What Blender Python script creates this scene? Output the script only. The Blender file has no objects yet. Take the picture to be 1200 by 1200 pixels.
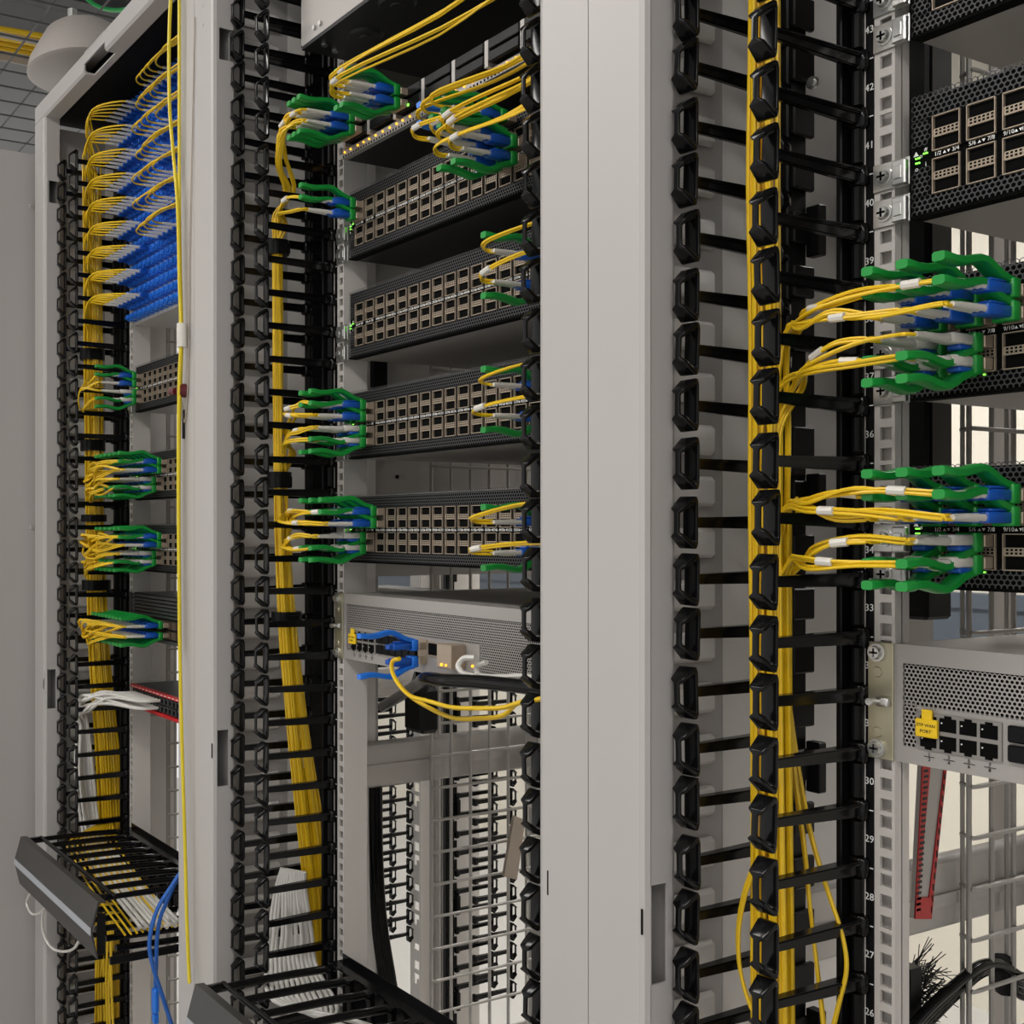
import bpy, bmesh, math, random
from mathutils import Vector, Matrix
random.seed(7)
C = bpy.context.scene.collection
PI = math.pi
U = 0.04445
RC = {1: -1.9155, 2: -1.1155, 3: -0.3155}          # rack centres along the row
SW_Z = {1: 1.986, 2: 1.852, 3: 1.717, 4: 1.578}    # undersides of the switches
RAIL_IN = -0.2262

# ------------------------------------------------------------------ materials
def mat(name, col, rough=0.5, metal=0.0, emit=None, estr=0.0, noise=0.0, bump=0.0, nscale=40.0, spec=0.5):
    m = bpy.data.materials.new(name); m.use_nodes = True
    nt = m.node_tree; b = nt.nodes['Principled BSDF']
    b.inputs['Base Color'].default_value = (*col, 1)
    b.inputs['Roughness'].default_value = rough
    b.inputs['Metallic'].default_value = metal
    b.inputs['Specular IOR Level'].default_value = spec
    if emit:
        b.inputs['Emission Color'].default_value = (*emit, 1)
        b.inputs['Emission Strength'].default_value = estr
    if noise or bump:
        tc = nt.nodes.new('ShaderNodeTexCoord')
        n = nt.nodes.new('ShaderNodeTexNoise'); n.inputs['Scale'].default_value = nscale
        n.inputs['Detail'].default_value = 4
        nt.links.new(tc.outputs['Object'], n.inputs['Vector'])
        if noise:
            mx = nt.nodes.new('ShaderNodeMix'); mx.data_type = 'RGBA'
            mx.inputs[6].default_value = (*[c*(1-noise) for c in col], 1)
            mx.inputs[7].default_value = (*[min(1, c*(1+noise)) for c in col], 1)
            nt.links.new(n.outputs['Fac'], mx.inputs[0])
            nt.links.new(mx.outputs[2], b.inputs['Base Color'])
        if bump:
            bp = nt.nodes.new('ShaderNodeBump'); bp.inputs['Strength'].default_value = bump
            bp.inputs['Distance'].default_value = 0.001
            nt.links.new(n.outputs['Fac'], bp.inputs['Height'])
            nt.links.new(bp.outputs['Normal'], b.inputs['Normal'])
    return m
M = dict(
    white=mat('rack_white_paint', (.425, .408, .397), .42, noise=.015, nscale=6),
    beige=mat('rack_grey_paint', (.50, .475, .45), .5, noise=.03, nscale=5),
    rail=mat('rail_paint', (.53, .505, .48), .45, noise=.02, nscale=30),
    panel=mat('side_panel_paint', (.47, .45, .425), .5, noise=.03, nscale=4),
    black=mat('black_plastic', (.004, .004, .0045), .16, noise=.2, nscale=60, spec=.24),
    blackm=mat('black_metal', (.005, .005, .0055), .38, noise=.2, nscale=60, spec=.16),
    dark=mat('void_black', (.004, .004, .004), .8, spec=.05),
    grid=mat('grille_metal', (.060, .060, .064), .42, metal=.3),
    swbody=mat('switch_underside', (.36, .34, .32), .40, metal=.35, noise=.05, nscale=8),
    swdark=mat('dark_chassis_metal', (.024, .024, .025), .42, metal=.25, noise=.08, nscale=8, spec=.25),
    bronze=mat('cage_metal', (.44, .36, .275), .42, metal=.5, noise=.06, nscale=90),
    bronzed=mat('cage_side_metal', (.12, .085, .06), .5, metal=.5),
    zinc=mat('zinc_steel', (.62, .62, .60), .28, metal=.9, noise=.08, nscale=50),
    gold=mat('yellow_zinc', (.46, .43, .31), .34, metal=.75, noise=.14, nscale=30),
    silver=mat('brushed_silver', (.385, .365, .345), .42, metal=.25, noise=.04, nscale=14),
    yellow=mat('yellow_jacket', (.74, .485, .010), .38, noise=.06, nscale=25),
    yellow2=mat('lemon_jacket', (.66, .52, .015), .38, noise=.05, nscale=25),
    green=mat('green_plastic', (.006, .25, .035), .36, noise=.08, nscale=30),
    green2=mat('green_jacket', (.0, .36, .07), .35, noise=.05, nscale=30),
    blue=mat('blue_plastic', (.008, .085, .42), .33, noise=.08, nscale=40),
    blueb=mat('bright_blue_plastic', (.012, .16, .66), .35, noise=.05, nscale=40),
    bluej=mat('blue_jacket', (.008, .10, .42), .35, noise=.05, nscale=40),
    boot=mat('white_boot', (.62, .60, .55), .45, noise=.05, nscale=40),
    whitej=mat('white_jacket', (.66, .645, .61), .42, noise=.06, nscale=30),
    red=mat('red_plastic', (.50, .012, .016), .38, noise=.08, nscale=40),
    maroon=mat('dark_red_plastic', (.09, .008, .012), .3, noise=.1, nscale=40),
    clear=mat('milky_plastic', (.45, .43, .41), .25, noise=.08, nscale=20),
    tan=mat('tan_plastic', (.38, .32, .26), .5, noise=.05, nscale=20),
    ylab=mat('yellow_label', (.85, .56, .012), .5, noise=.03, nscale=20),
    text=mat('white_print', (.78, .78, .76), .6),
    textb=mat('black_print', (.02, .02, .018), .6),
    wire=mat('dark_wire', (.10, .10, .10), .45, metal=.3, noise=.06, nscale=30),
    web=mat('light_lifted_paint', (.74, .715, .69), .5, noise=.03, nscale=5),  # rack paint lightened to stand in for light not reaching the webs
    jack=mat('jack_metal', (.30, .285, .265), .4, metal=.5, noise=.06, nscale=50),
    mesh=mat('galvanised_wire', (.40, .385, .36), .45, metal=.2, noise=.06, nscale=30),
    ledg=mat('green_led', (.1, .8, .05), .4, emit=(.25, 1, .08), estr=1.6),
    ledo=mat('orange_led', (.9, .4, .02), .4, emit=(1, .42, .02), estr=2.0),
    cover=mat('grey_anodised_cover', (.048, .046, .045), .42, metal=.2, noise=.06, nscale=12),
    stripe=mat('silver_stripe', (.36, .38, .41), .4, noise=.03, nscale=12),
    cream=mat('cream_wall_paint', (.80, .755, .65), .8, noise=.02, nscale=2),
    slate=mat('slate_trunking', (.075, .095, .12), .5, noise=.06, nscale=6),
    ceil=mat('ceiling_grey', (.22, .225, .235), .75, noise=.18, nscale=3),
    floorm=mat('floor_tile_grey', (.58, .57, .55), .4, noise=.05, nscale=8),
    hood=mat('warm_grey_plastic', (.40, .365, .34), .45, noise=.03, nscale=5),
    roof=mat('rack_roof_black', (.005, .005, .005), .7, spec=.08),
    bristle=mat('black_bristle', (.01, .01, .01), .6),
    lampfill=mat('added_fill_diffuser', (.9, .9, .9), .5, emit=(1, .965, .92), estr=26.0),  # stronger glow for the added rear fill lights
    lamp=mat('lamp_diffuser', (.9, .9, .9), .5, emit=(1, .965, .92), estr=15.0),
)

# ------------------------------------------------------------------ mesh building
class MB:
    def __init__(s): s.bm = bmesh.new()
    def box(s, x0, x1, y0, y1, z0, z1, bev=0, seg=1):
        r = bmesh.ops.create_cube(s.bm, size=1.0, matrix=Matrix.Translation(((x0+x1)/2, (y0+y1)/2, (z0+z1)/2)) @ Matrix.Diagonal((abs(x1-x0), abs(y1-y0), abs(z1-z0), 1)))
        if bev:
            es = list({e for v in r['verts'] for e in v.link_edges})
            bmesh.ops.bevel(s.bm, geom=es, offset=bev, segments=seg, affect='EDGES', profile=.5)
        return s
    def prism(s, pts, a, b, axis='x', bev=0, seg=1):
        def mk(p, t): return {'x': (t, p[0], p[1]), 'y': (p[0], t, p[1]), 'z': (p[0], p[1], t)}[axis]
        A = [s.bm.verts.new(mk(p, a)) for p in pts]; B = [s.bm.verts.new(mk(p, b)) for p in pts]
        fs = [s.bm.faces.new(A), s.bm.faces.new(B[::-1])]
        n = len(pts)
        for i in range(n): fs.append(s.bm.faces.new((A[i], A[(i+1) % n], B[(i+1) % n], B[i])))
        if bev: bmesh.ops.bevel(s.bm, geom=list({e for f in fs for e in f.edges}), offset=bev, segments=seg, affect='EDGES', profile=.5)
        return s
    def quad(s, *p):
        s.bm.faces.new([s.bm.verts.new(q) for q in p]); return s
    def cyl(s, p, axis, r, h, n=12, r2=None):
        d = Vector(axis).normalized()
        m = Matrix.Translation(Vector(p)+d*h/2) @ d.to_track_quat('Z', 'Y').to_matrix().to_4x4()
        bmesh.ops.create_cone(s.bm, cap_ends=True, segments=n, radius1=r, radius2=r if r2 is None else r2, depth=h, matrix=m); return s
    def tube(s, pts, r, n=6, cap=True):
        pts = [Vector(p) for p in pts]
        prev = None; rings = []; u = None
        for i, p in enumerate(pts):
            t = (pts[min(i+1, len(pts)-1)]-pts[max(i-1, 0)])
            if t.length < 1e-9: t = Vector((0, 0, 1))
            t.normalize()
            if u is None:
                u = t.orthogonal().normalized()
            else:
                u = (u-t*u.dot(t))
                u = u.normalized() if u.length > 1e-6 else t.orthogonal().normalized()
            w = t.cross(u)
            rr = r[i] if isinstance(r, (list, tuple)) else r
            rings.append([s.bm.verts.new(p+u*rr*math.cos(2*PI*k/n)+w*rr*math.sin(2*PI*k/n)) for k in range(n)])
        for a, b in zip(rings, rings[1:]):
            for k in range(n): s.bm.faces.new((a[k], a[(k+1) % n], b[(k+1) % n], b[k]))
        if cap: s.bm.faces.new(rings[0][::-1]); s.bm.faces.new(rings[-1])
        return s
    def rect_tube(s, pts, w, h):
        """flat strap: width w along X, thickness h, following pts in the YZ plane"""
        pts = [Vector(p) for p in pts]; rings = []
        for i, p in enumerate(pts):
            t = (pts[min(i+1, len(pts)-1)]-pts[max(i-1, 0)]).normalized()
            nrm = Vector((0, -t.z, t.y))
            ww = w[i] if isinstance(w, (list, tuple)) else w
            x = Vector((ww/2, 0, 0)); k = nrm*(h/2)
            c = .35
            rings.append([s.bm.verts.new(p+q) for q in (x*(1-c)+k, x+k*(1-c), x-k*(1-c), x*(1-c)-k, -x*(1-c)-k, -x-k*(1-c), -x+k*(1-c), -x*(1-c)+k)])
        for a, b in zip(rings, rings[1:]):
            for k in range(8): s.bm.faces.new((a[k], b[k], b[(k+1) % 8], a[(k+1) % 8]))
        s.bm.faces.new(rings[0]); s.bm.faces.new(rings[-1][::-1]); return s
    def mesh(s, name, m, smooth=False):
        me = bpy.data.meshes.new(name)
        bmesh.ops.recalc_face_normals(s.bm, faces=s.bm.faces[:])
        s.bm.to_mesh(me); s.bm.free()
        me.materials.append(M[m] if isinstance(m, str) else m)
        if smooth:
            for p in me.polygons: p.use_smooth = True
            try: me.set_sharp_from_angle(angle=math.radians(45))
            except Exception: pass
        return me

def link(name, me, parent=None, loc=(0, 0, 0), rot=(0, 0, 0), scale=None):
    o = bpy.data.objects.new(name, me); C.objects.link(o)
    o.parent = parent; o.location = loc; o.rotation_euler = rot
    if scale: o.scale = scale
    return o
def part(name, mb, m, parent=None, loc=(0, 0, 0), smooth=False, label=None):
    o = link(name, mb.mesh(name, m, smooth), parent, loc)
    if label: o['label'] = label
    return o
def thing(name, label, cat, loc=(0, 0, 0), group=None, rot=(0, 0, 0)):
    return tag(link(name, None, None, loc, rot), label, cat, group)
def tag(o, label, cat, group=None):
    o['label'] = label; o['category'] = cat
    if group: o['group'] = group
    return o
def struct(name, mb, m, parent=None):
    o = part(name, mb, m, parent)
    if parent is None: o['kind'] = 'structure'
    return o
def text_mesh(s, size, m, align='CENTER'):
    cu = bpy.data.curves.new('print', 'FONT'); cu.body = s; cu.size = size; cu.align_x = align; cu.align_y = 'CENTER'
    cu.extrude = 0.00015; cu.resolution_u = 2
    o = bpy.data.objects.new('print', cu); C.objects.link(o)
    me = bpy.data.meshes.new_from_object(o.evaluated_get(bpy.context.evaluated_depsgraph_get()))
    bpy.data.objects.remove(o); bpy.data.curves.remove(cu)
    me.materials.clear(); me.materials.append(M[m])
    return me
def merge_text(items, m):
    """items: (string, size, x, z) laid on the XZ plane facing -Y"""
    bm = bmesh.new()
    for s, size, x, z in items:
        if s in '^v':
            k = size*.42; d = 1 if s == '^' else -1
            bm.faces.new([bm.verts.new((x+a*k, 0, z+b*k*d)) for a, b in ((-1, -.8), (1, -.8), (0, .9))]); continue
        t = text_mesh(s, size, m); t.transform(Matrix.Translation((x, 0, z)) @ Matrix.Rotation(PI/2, 4, 'X'))
        bm.from_mesh(t); bpy.data.meshes.remove(t)
    me = bpy.data.meshes.new('print'); bm.to_mesh(me); bm.free(); me.materials.append(M[m]); return me

def catmull(P, per=6):
    P = [Vector(p) for p in P]; out = []
    Q = [P[0]*2-P[1]]+P+[P[-1]*2-P[-2]]
    for i in range(1, len(Q)-2):
        a, b, c, d = Q[i-1:i+3]
        # centripetal knots keep the bends tight and free of overshoot
        t0 = 0; t1 = t0+max((b-a).length, 1e-5)**.5; t2 = t1+max((c-b).length, 1e-5)**.5; t3 = t2+max((d-c).length, 1e-5)**.5
        for k in range(per):
            t = t1+(t2-t1)*k/per
            A1 = a*((t1-t)/(t1-t0))+b*((t-t0)/(t1-t0)); A2 = b*((t2-t)/(t2-t1))+c*((t-t1)/(t2-t1)); A3 = c*((t3-t)/(t3-t2))+d*((t-t2)/(t3-t2))
            B1 = A1*((t2-t)/(t2-t0))+A2*((t-t0)/(t2-t0)); B2 = A2*((t3-t)/(t3-t1))+A3*((t-t1)/(t3-t1))
            out.append(B1*((t2-t)/(t2-t1))+B2*((t-t1)/(t2-t1)))
    out.append(P[-1]); return out

def hexgrid(mb, x0, x1, z0, z1, pitch, hole, y=0, yback=.0035):
    """sheet with real hexagonal holes"""
    bm = mb.bm; R = pitch/math.sqrt(3); rowp = 1.5*R
    nz = max(1, int(round((z1-z0)/rowp))); nx = int((x1-x0)/pitch)
    for j in range(nz):
        zc = z0+rowp*(j+.5)
        for i in range(nx):
            xc = x0+pitch*(i+.5+(.5 if j % 2 else 0))
            if xc+pitch/2 > x1+pitch*.51: continue
            o = []; h = []
            for k in range(6):
                a = PI/6+k*PI/3
                o.append(bm.verts.new((xc+R*math.cos(a), y, zc+R*math.sin(a))))
                h.append(bm.verts.new((xc+R*hole*math.cos(a), y, zc+R*hole*math.sin(a))))
            for k in range(6): bm.faces.new((o[k], o[(k+1) % 6], h[(k+1) % 6], h[k]))

# ------------------------------------------------------------------ camera
cam = bpy.data.cameras.new('camera'); co = bpy.data.objects.new('camera', cam); C.objects.link(co)
co.location = (0, -.815, 1.62); co.rotation_euler = (PI/2, 0, math.asin(.8741))
cam.sensor_width = 36; cam.sensor_fit = 'HORIZONTAL'; cam.lens = 1351/1200*36
cam.shift_x = 249/1200; cam.shift_y = 22/1200; cam.clip_start = .02; cam.clip_end = 60
bpy.context.scene.camera = co
CAMP = Vector((0, -.815, 1.62))
def ray(px, py):
    t = (px-351)/1351
    return Vector((.4858*t-.8741, .8741*t+.4858, (622-py)/1351))
def at_y(px, py, Y):          # where the sight line of that image point meets the upright plane Y
    d = ray(px, py); return CAMP+d*((Y-CAMP.y)/d.y)
def at_x(px, py, X):
    d = ray(px, py); return CAMP+d*((X-CAMP.x)/d.x)

# ------------------------------------------------------------------ setting
struct('floor', MB().box(-7, 3, -3, 3.2, -.1, 0), 'floorm')
struct('ceiling', MB().box(-7, 3, -3, 3.2, 3.3, 3.4), 'ceil')
struct('wall_back', MB().box(-7, 3, 3.1, 3.2, 0, 3.3), 'cream')
tr = part('wall_trunking', MB().box(-7, 3, 3.03, 3.1, 1.05, 1.40).box(-7, 3, 3.02, 3.1, 1.36, 1.41), 'slate')
tag(tr, 'slate blue-grey trunking running along the cream wall behind the racks', 'trunking')

# ------------------------------------------------------------------ racks
POSTW = .0625; YF = -.145; YR = -.113; RTOP = 2.483
SLOTS = [(1.265, 1.343), (2.275, 2.319)]
def half_post(side):
    """side=-1: post at the left edge of the rack; local X from rack centre"""
    mb = MB(); e = .4*side; inn = e-side*POSTW; c = .006
    pts = [(e-side*.0005, YF), (inn+side*c, YF), (inn+side*.0017, YF+.0017), (inn, YF+c), (inn, YF+c+.001), (inn+side*.002, YF+c+.001), (inn+side*c, YF+.002), (e-side*.0005, YF+.002)]
    top = RTOP-.038
    mb.prism(pts, 0, top, 'z')
    def ret(y0, y1, z0, z1): mb.box(*sorted((inn, inn+side*.002)), y0, y1, z0, z1)
    (a0, a1), (b0, b1) = SLOTS
    ym = YF+c
    ret(ym, YR, 0, a0); ret(ym, YR, a1, b0); ret(ym, YR, b1, top)
    ret(YR-.008, YR, a0, a1); ret(ym, ym+.004, b0, b1)
    mb.box(*sorted((e-side*.0005, e-side*.004)), YF+.003, .165, 0, top)
    mb.box(*sorted((e-side*.004, e-side*.012)), YR, .0, 0, RTOP-.04)
    mb.box(*sorted((inn, e-side*.01)), YR-.002, YR, 0, b0); mb.box(*sorted((inn+side*.012, e-side*.01)), YR-.002, YR, b0, b1); mb.box(*sorted((inn, e-side*.01)), YR-.002, YR, b1, RTOP-.04)
    return mb
def web_panel(side):
    mb = MB(); e = .4*side
    x0, x1 = sorted((e-side*.005, e-side*.0125))
    mb.box(x0, x1, .0, .155, 0, RTOP-.04)
    k = 0
    z = 1.6718-U*34
    while z < 2.38:      # pressed pockets on the inside face, one per rack unit
        z += U
        mb.box(*sorted((e-side*.012, e-side*.020)), -.080, -.015, z-.031, z-.005, .0035)
    return mb
def rail_mesh(side, dep=.037):
    """perforated mounting rail, X measured from rack centre, hole column 0.2335 out"""
    mb = MB(); h = .2335; w = .00475; xo = .2429; xi = .2262
    def bx(a, b, *r): mb.box(*sorted((side*a, side*b)), *r)
    z0, z1 = .08, 2.39
    bx(xo, h+w, -.0005, .002, z0, z1); bx(h-w, xi, -.0005, .002, z0, z1)
    z = 1.6718-U*35; cur = z0
    while z < z1-.05:
        for d in (.00635, .022225, .0381):
            a, b = z+d-.00475, z+d+.00475
            bx(h+w, h-w, -.0005, .002, cur, a); cur = b
        z += U
    bx(h+w, h-w, -.0005, .002, cur, z1)
    bx(xi+.002, xi, .002, dep, z0, z1)
    bx(xo, xo-.002, .002, .012, z0, z1)
    bx(xo, xi, .0075, .0085, z0, z1)
    return mb
RACKLAB = {1: 'white equipment rack at the far left holding the blue fibre panels',
           2: 'white equipment rack in the middle holding four black switches in a column',
           3: 'nearest white equipment rack, with unit numbers beside its rail'}
me_post = {s: half_post(s).mesh('post', 'white') for s in (-1, 1)}
me_web = {s: web_panel(s).mesh('web', 'web', True) for s in (-1, 1)}
me_rail = {(s, r): rail_mesh(s, .017 if r == 3 else .037).mesh('rail', 'rail') for s in (-1, 1) for r in (2, 3)}
def top_beam():
    mb = MB(); z0, z1 = RTOP-.038, RTOP
    for a, b in ((-.3995, -.09), (.02, .3995)):
        mb.prism([(YF, z0+.004), (YF+.004, z0), (YR, z0), (YR, z0+.003), (YF+.006, z0+.003), (YF+.003, z0+.006), (YF+.003, z1-.003), (YR+.3, z1-.003), (YR+.3, z1), (YF+.003, z1), (YF, z1-.003)], a, b, 'x')
    mb.box(-.09, .02, YF, YF+.003, z0+.016, z1); mb.box(-.09, .02, YR-.012, YR, z0, z0+.003)
    mb.box(-.09, .02, YF, YR+.3, z1-.003, z1)
    return mb
me_beam = top_beam().mesh('beam', 'white')
def rear_post(side):
    mb = MB(); e = .4*side
    mb.box(*sorted((e-side*.0005, e-side*.058)), .845, .95, 0, RTOP-.01, .010, 3)
    mb.box(*sorted((e-side*.0005, e-side*.040)), .832, .846, 0, RTOP-.01, .004, 2)
    return mb
me_rpost = {s: rear_post(s).mesh('rear_post', 'beige', True) for s in (-1, 1)}
RACKS = {}
for r in (1, 2, 3):
    t = thing('equipment_rack', RACKLAB[r], 'rack', (RC[r], 0, 0)); RACKS[r] = t
    for s in (-1, 1):
        link('front_post', me_post[s], t); link('post_web', me_web[s], t); link('mounting_rail', me_rail[s, max(2, r)], t); link('rear_post', me_rpost[s], t)
    link('top_beam', me_beam, t)
    part('roof', MB().box(-.395, .395, YR+.002, .94, RTOP-.03, RTOP-.006).box(-.395, .395, .10, .13, RTOP-.12, RTOP-.03), 'roof', t)
    part('base', MB().box(-.395, .395, YF+.01, .93, .005, .07), 'beige', t)
    # side brace and rear cross members
    part('side_brace', MB().box(-.392, -.372, .045, .90, 1.226, 1.295, .004).box(-.3722, -.369, .045, .90, 1.250, 1.262), 'beige', t, smooth=True)
    part('rear_rail', MB().box(-.245, -.225, .74, .742, .08, 2.39).box(-.245, -.243, .70, .74, .08, 2.39), 'beige', t)
    part('rear_rail', MB().box(.225, .245, .74, .742, .08, 2.39).box(.243, .245, .70, .74, .08, 2.39), 'beige', t)
    # small marks on the posts: cover slots and screws
    for z in (2.36, 2.333): part('screw', MB().cyl((-.37, YF-.0004, z), (0, 1, 0), .0022, .002), 'zinc', t)
    part('post_slot', MB().box(-.3413, -.3400, YF-.0004, YF+.0005, 1.305, 1.325), 'dark', t); part('post_slot', MB().box(.3500, .3513, YF-.0004, YF+.0005, 1.306, 1.327), 'dark', t)
part('side_panel', MB().box(-.3995, -.3955, .142, .88, 1.549, 2.38), 'panel', RACKS[2])
for z in (1.575, 1.705, 1.835, 1.965): part('rivet', MB().cyl((-.3955, .20, z), (1, 0, 0), .003, .0015, 8), 'dark', RACKS[2])

# unit numbers on black strips beside the left rails
def strip_for(r):
    t = RACKS[r]
    mb = MB().box(-.2501, -.2429, -.0008, .001, .1, 2.39)
    s = part('number_strip', mb, 'blackm', t)
    ticks = MB()
    for n in range(24, 46):
        zb = 1.6718+(n-36)*U
        ticks.box(-.2495, -.2435, -.0014, -.0008, zb-.0004, zb+.0004)
        if r == 3: link('unit_number', merge_text([(str(n), .0078, 0, 0)], 'text'), s, (-.2466, -.0012, zb+U/2))
    part('unit_tick', ticks, 'text', s)
    part('edge_line', MB().box(-.2506, -.2499, -.0016, .001, .1, 2.39), 'rail', s)
strip_for(3); strip_for(2)

# ------------------------------------------------------------------ vertical finger managers
def finger_mesh():
    mb = MB(); bm = mb.bm
    ho = [(-.104, .0165), (-.1062, .0205), (-.1095, .0205), (-.1208, .0112), (-.1214, .0080)]
    hi = [(-.1064, .0140), (-.1074, .0158), (-.1092, .0160), (-.1176, .0092), (-.1190, .0074)]
    hw = [.0070, .0076, .0076, .0062, .0024]
    outer = [(y, -z) for y, z in ho]+ho[::-1]; inner = [(y, -z) for y, z in hi]+hi[::-1]; wid = hw+hw[::-1]
    L = []
    for o, i, w in zip(outer, inner, wid):
        L.append([bm.verts.new((s*w, p[0], p[1])) for p in (o, i) for s in (-1, 1)])
    n = 10; fs = []
    for k in range(n):
        a, b = L[k], L[(k+1) % n]
        fs += [bm.faces.new((a[0], b[0], b[1], a[1])), bm.faces.new((a[3], b[3], b[2], a[2])), bm.faces.new((a[0], a[2], b[2], b[0])), bm.faces.new((a[1], b[1], b[3], a[3]))]
    bmesh.ops.recalc_face_normals(bm, faces=fs)
    bmesh.ops.bevel(bm, geom=list({e for f in fs for e in f.edges}), offset=.0007, segments=2, affect='EDGES', profile=.5, clamp_overlap=True)
    # tapering arm with a lower flange
    def arm(w0, w1, zt0, zb0, zt1, zb1):
        v = [bm.verts.new(p) for p in ((-w0, -.1055, zb0), (w0, -.1055, zb0), (w0, -.1055, zt0), (-w0, -.1055, zt0), (-w1, 0, zb1), (w1, 0, zb1), (w1, 0, zt1), (-w1, 0, zt1))]
        f = [bm.faces.new([v[i] for i in q]) for q in ((0, 1, 2, 3), (7, 6, 5, 4), (0, 4, 5, 1), (1, 5, 6, 2), (2, 6, 7, 3), (3, 7, 4, 0))]
        bmesh.ops.recalc_face_normals(bm, faces=f)
        bmesh.ops.bevel(bm, geom=list({e for q in f for e in q.edges}), offset=.001, segments=2, affect='EDGES')
    arm(.0022, .003, .0038, -.0040, .0050, -.0062)
    arm(.0040, .0058, .0040, .0015, .0052, .0022)
    mb.box(-.0075, .0075, -.008, .004, -.0085, .0075, .002)
    return mb
me_finger = finger_mesh().mesh('finger', 'black', True)
def spine_inner():
    mb = MB().box(-.0145, .0035, .0, .006, .0, 2.39).box(-.0145, -.0095, -.012, .0, .1, 2.39, .001)
    z = 1.6718-U*33
    while z < 2.36:
        mb.cyl((.0, -.0055, z+.0095), (0, 0, 1), .0042, .026, 8); z += U
    return mb
def spine_outer():
    mb = MB().box(-.007, .007, -.002, .022, .0, 2.39, .0015)
    z = 1.6718-U*33; k = 0
    while z < 2.36:
        mb.box(.007, .012, .0, .026, z+.008, z+.034, .0012)
        if k % 5 == 2: mb.box(.007, .020, .020, .030, z-.002, z+.040, .001)
        z += U; k += 1
    return mb
me_spi = spine_inner().mesh('spine', 'blackm'); me_spo = spine_outer().mesh('spine', 'blackm')
me_screw = MB().cyl((0, 0, 0), (0, -1, 0), .0052, .003, 12).cyl((0, -.003, 0), (0, -1, 0), .0035, .0016, 12).mesh('screw', 'zinc', True)
def finger_manager(label, x_in, x_out, z0, z1, y=0, spines=True, group=None, flip=False, zskip=()):
    t = thing('cable_manager', label, 'cable manager', (0, y, 0), group)
    for x, me in ((x_in, me_spi), (x_out, me_spo)):
        if x is None: continue
        s = link('spine', me, t, (x, 0, 0))
        k0 = math.ceil((z0-1.6718)/U); k1 = math.floor((z1-1.6718)/U)
        for k in range(k0, k1+1):
            link('finger', me_finger, t, (x+random.uniform(-.0006, .0006), 0, 1.6718+k*U), (random.uniform(-.02, .01), random.uniform(-.03, .03), random.uniform(-.012, .012)))
    if x_out is not None:
        for z in (1.99, 1.53, 1.08): link('bolt', me_screw, t, (x_out+.0155, .0195, z))
    return t
LIM = {1: (.55, 2.36), 2: (.86, 2.36), 3: (1.10, 2.12)}
MANLAB = {1: 'black finger cable manager on the left side of the far rack',
          2: 'black finger cable manager on the left side of the middle rack',
          3: 'black finger cable manager on the left side of the nearest rack, biggest in view'}
for r in (1, 2, 3):
    finger_manager(MANLAB[r], RC[r]-.2535, RC[r]-.3265, *LIM[r])
finger_manager('single column of black fingers along the right side of the middle rack', RC[2]+.2905, None, 1.02, 2.12)

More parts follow.
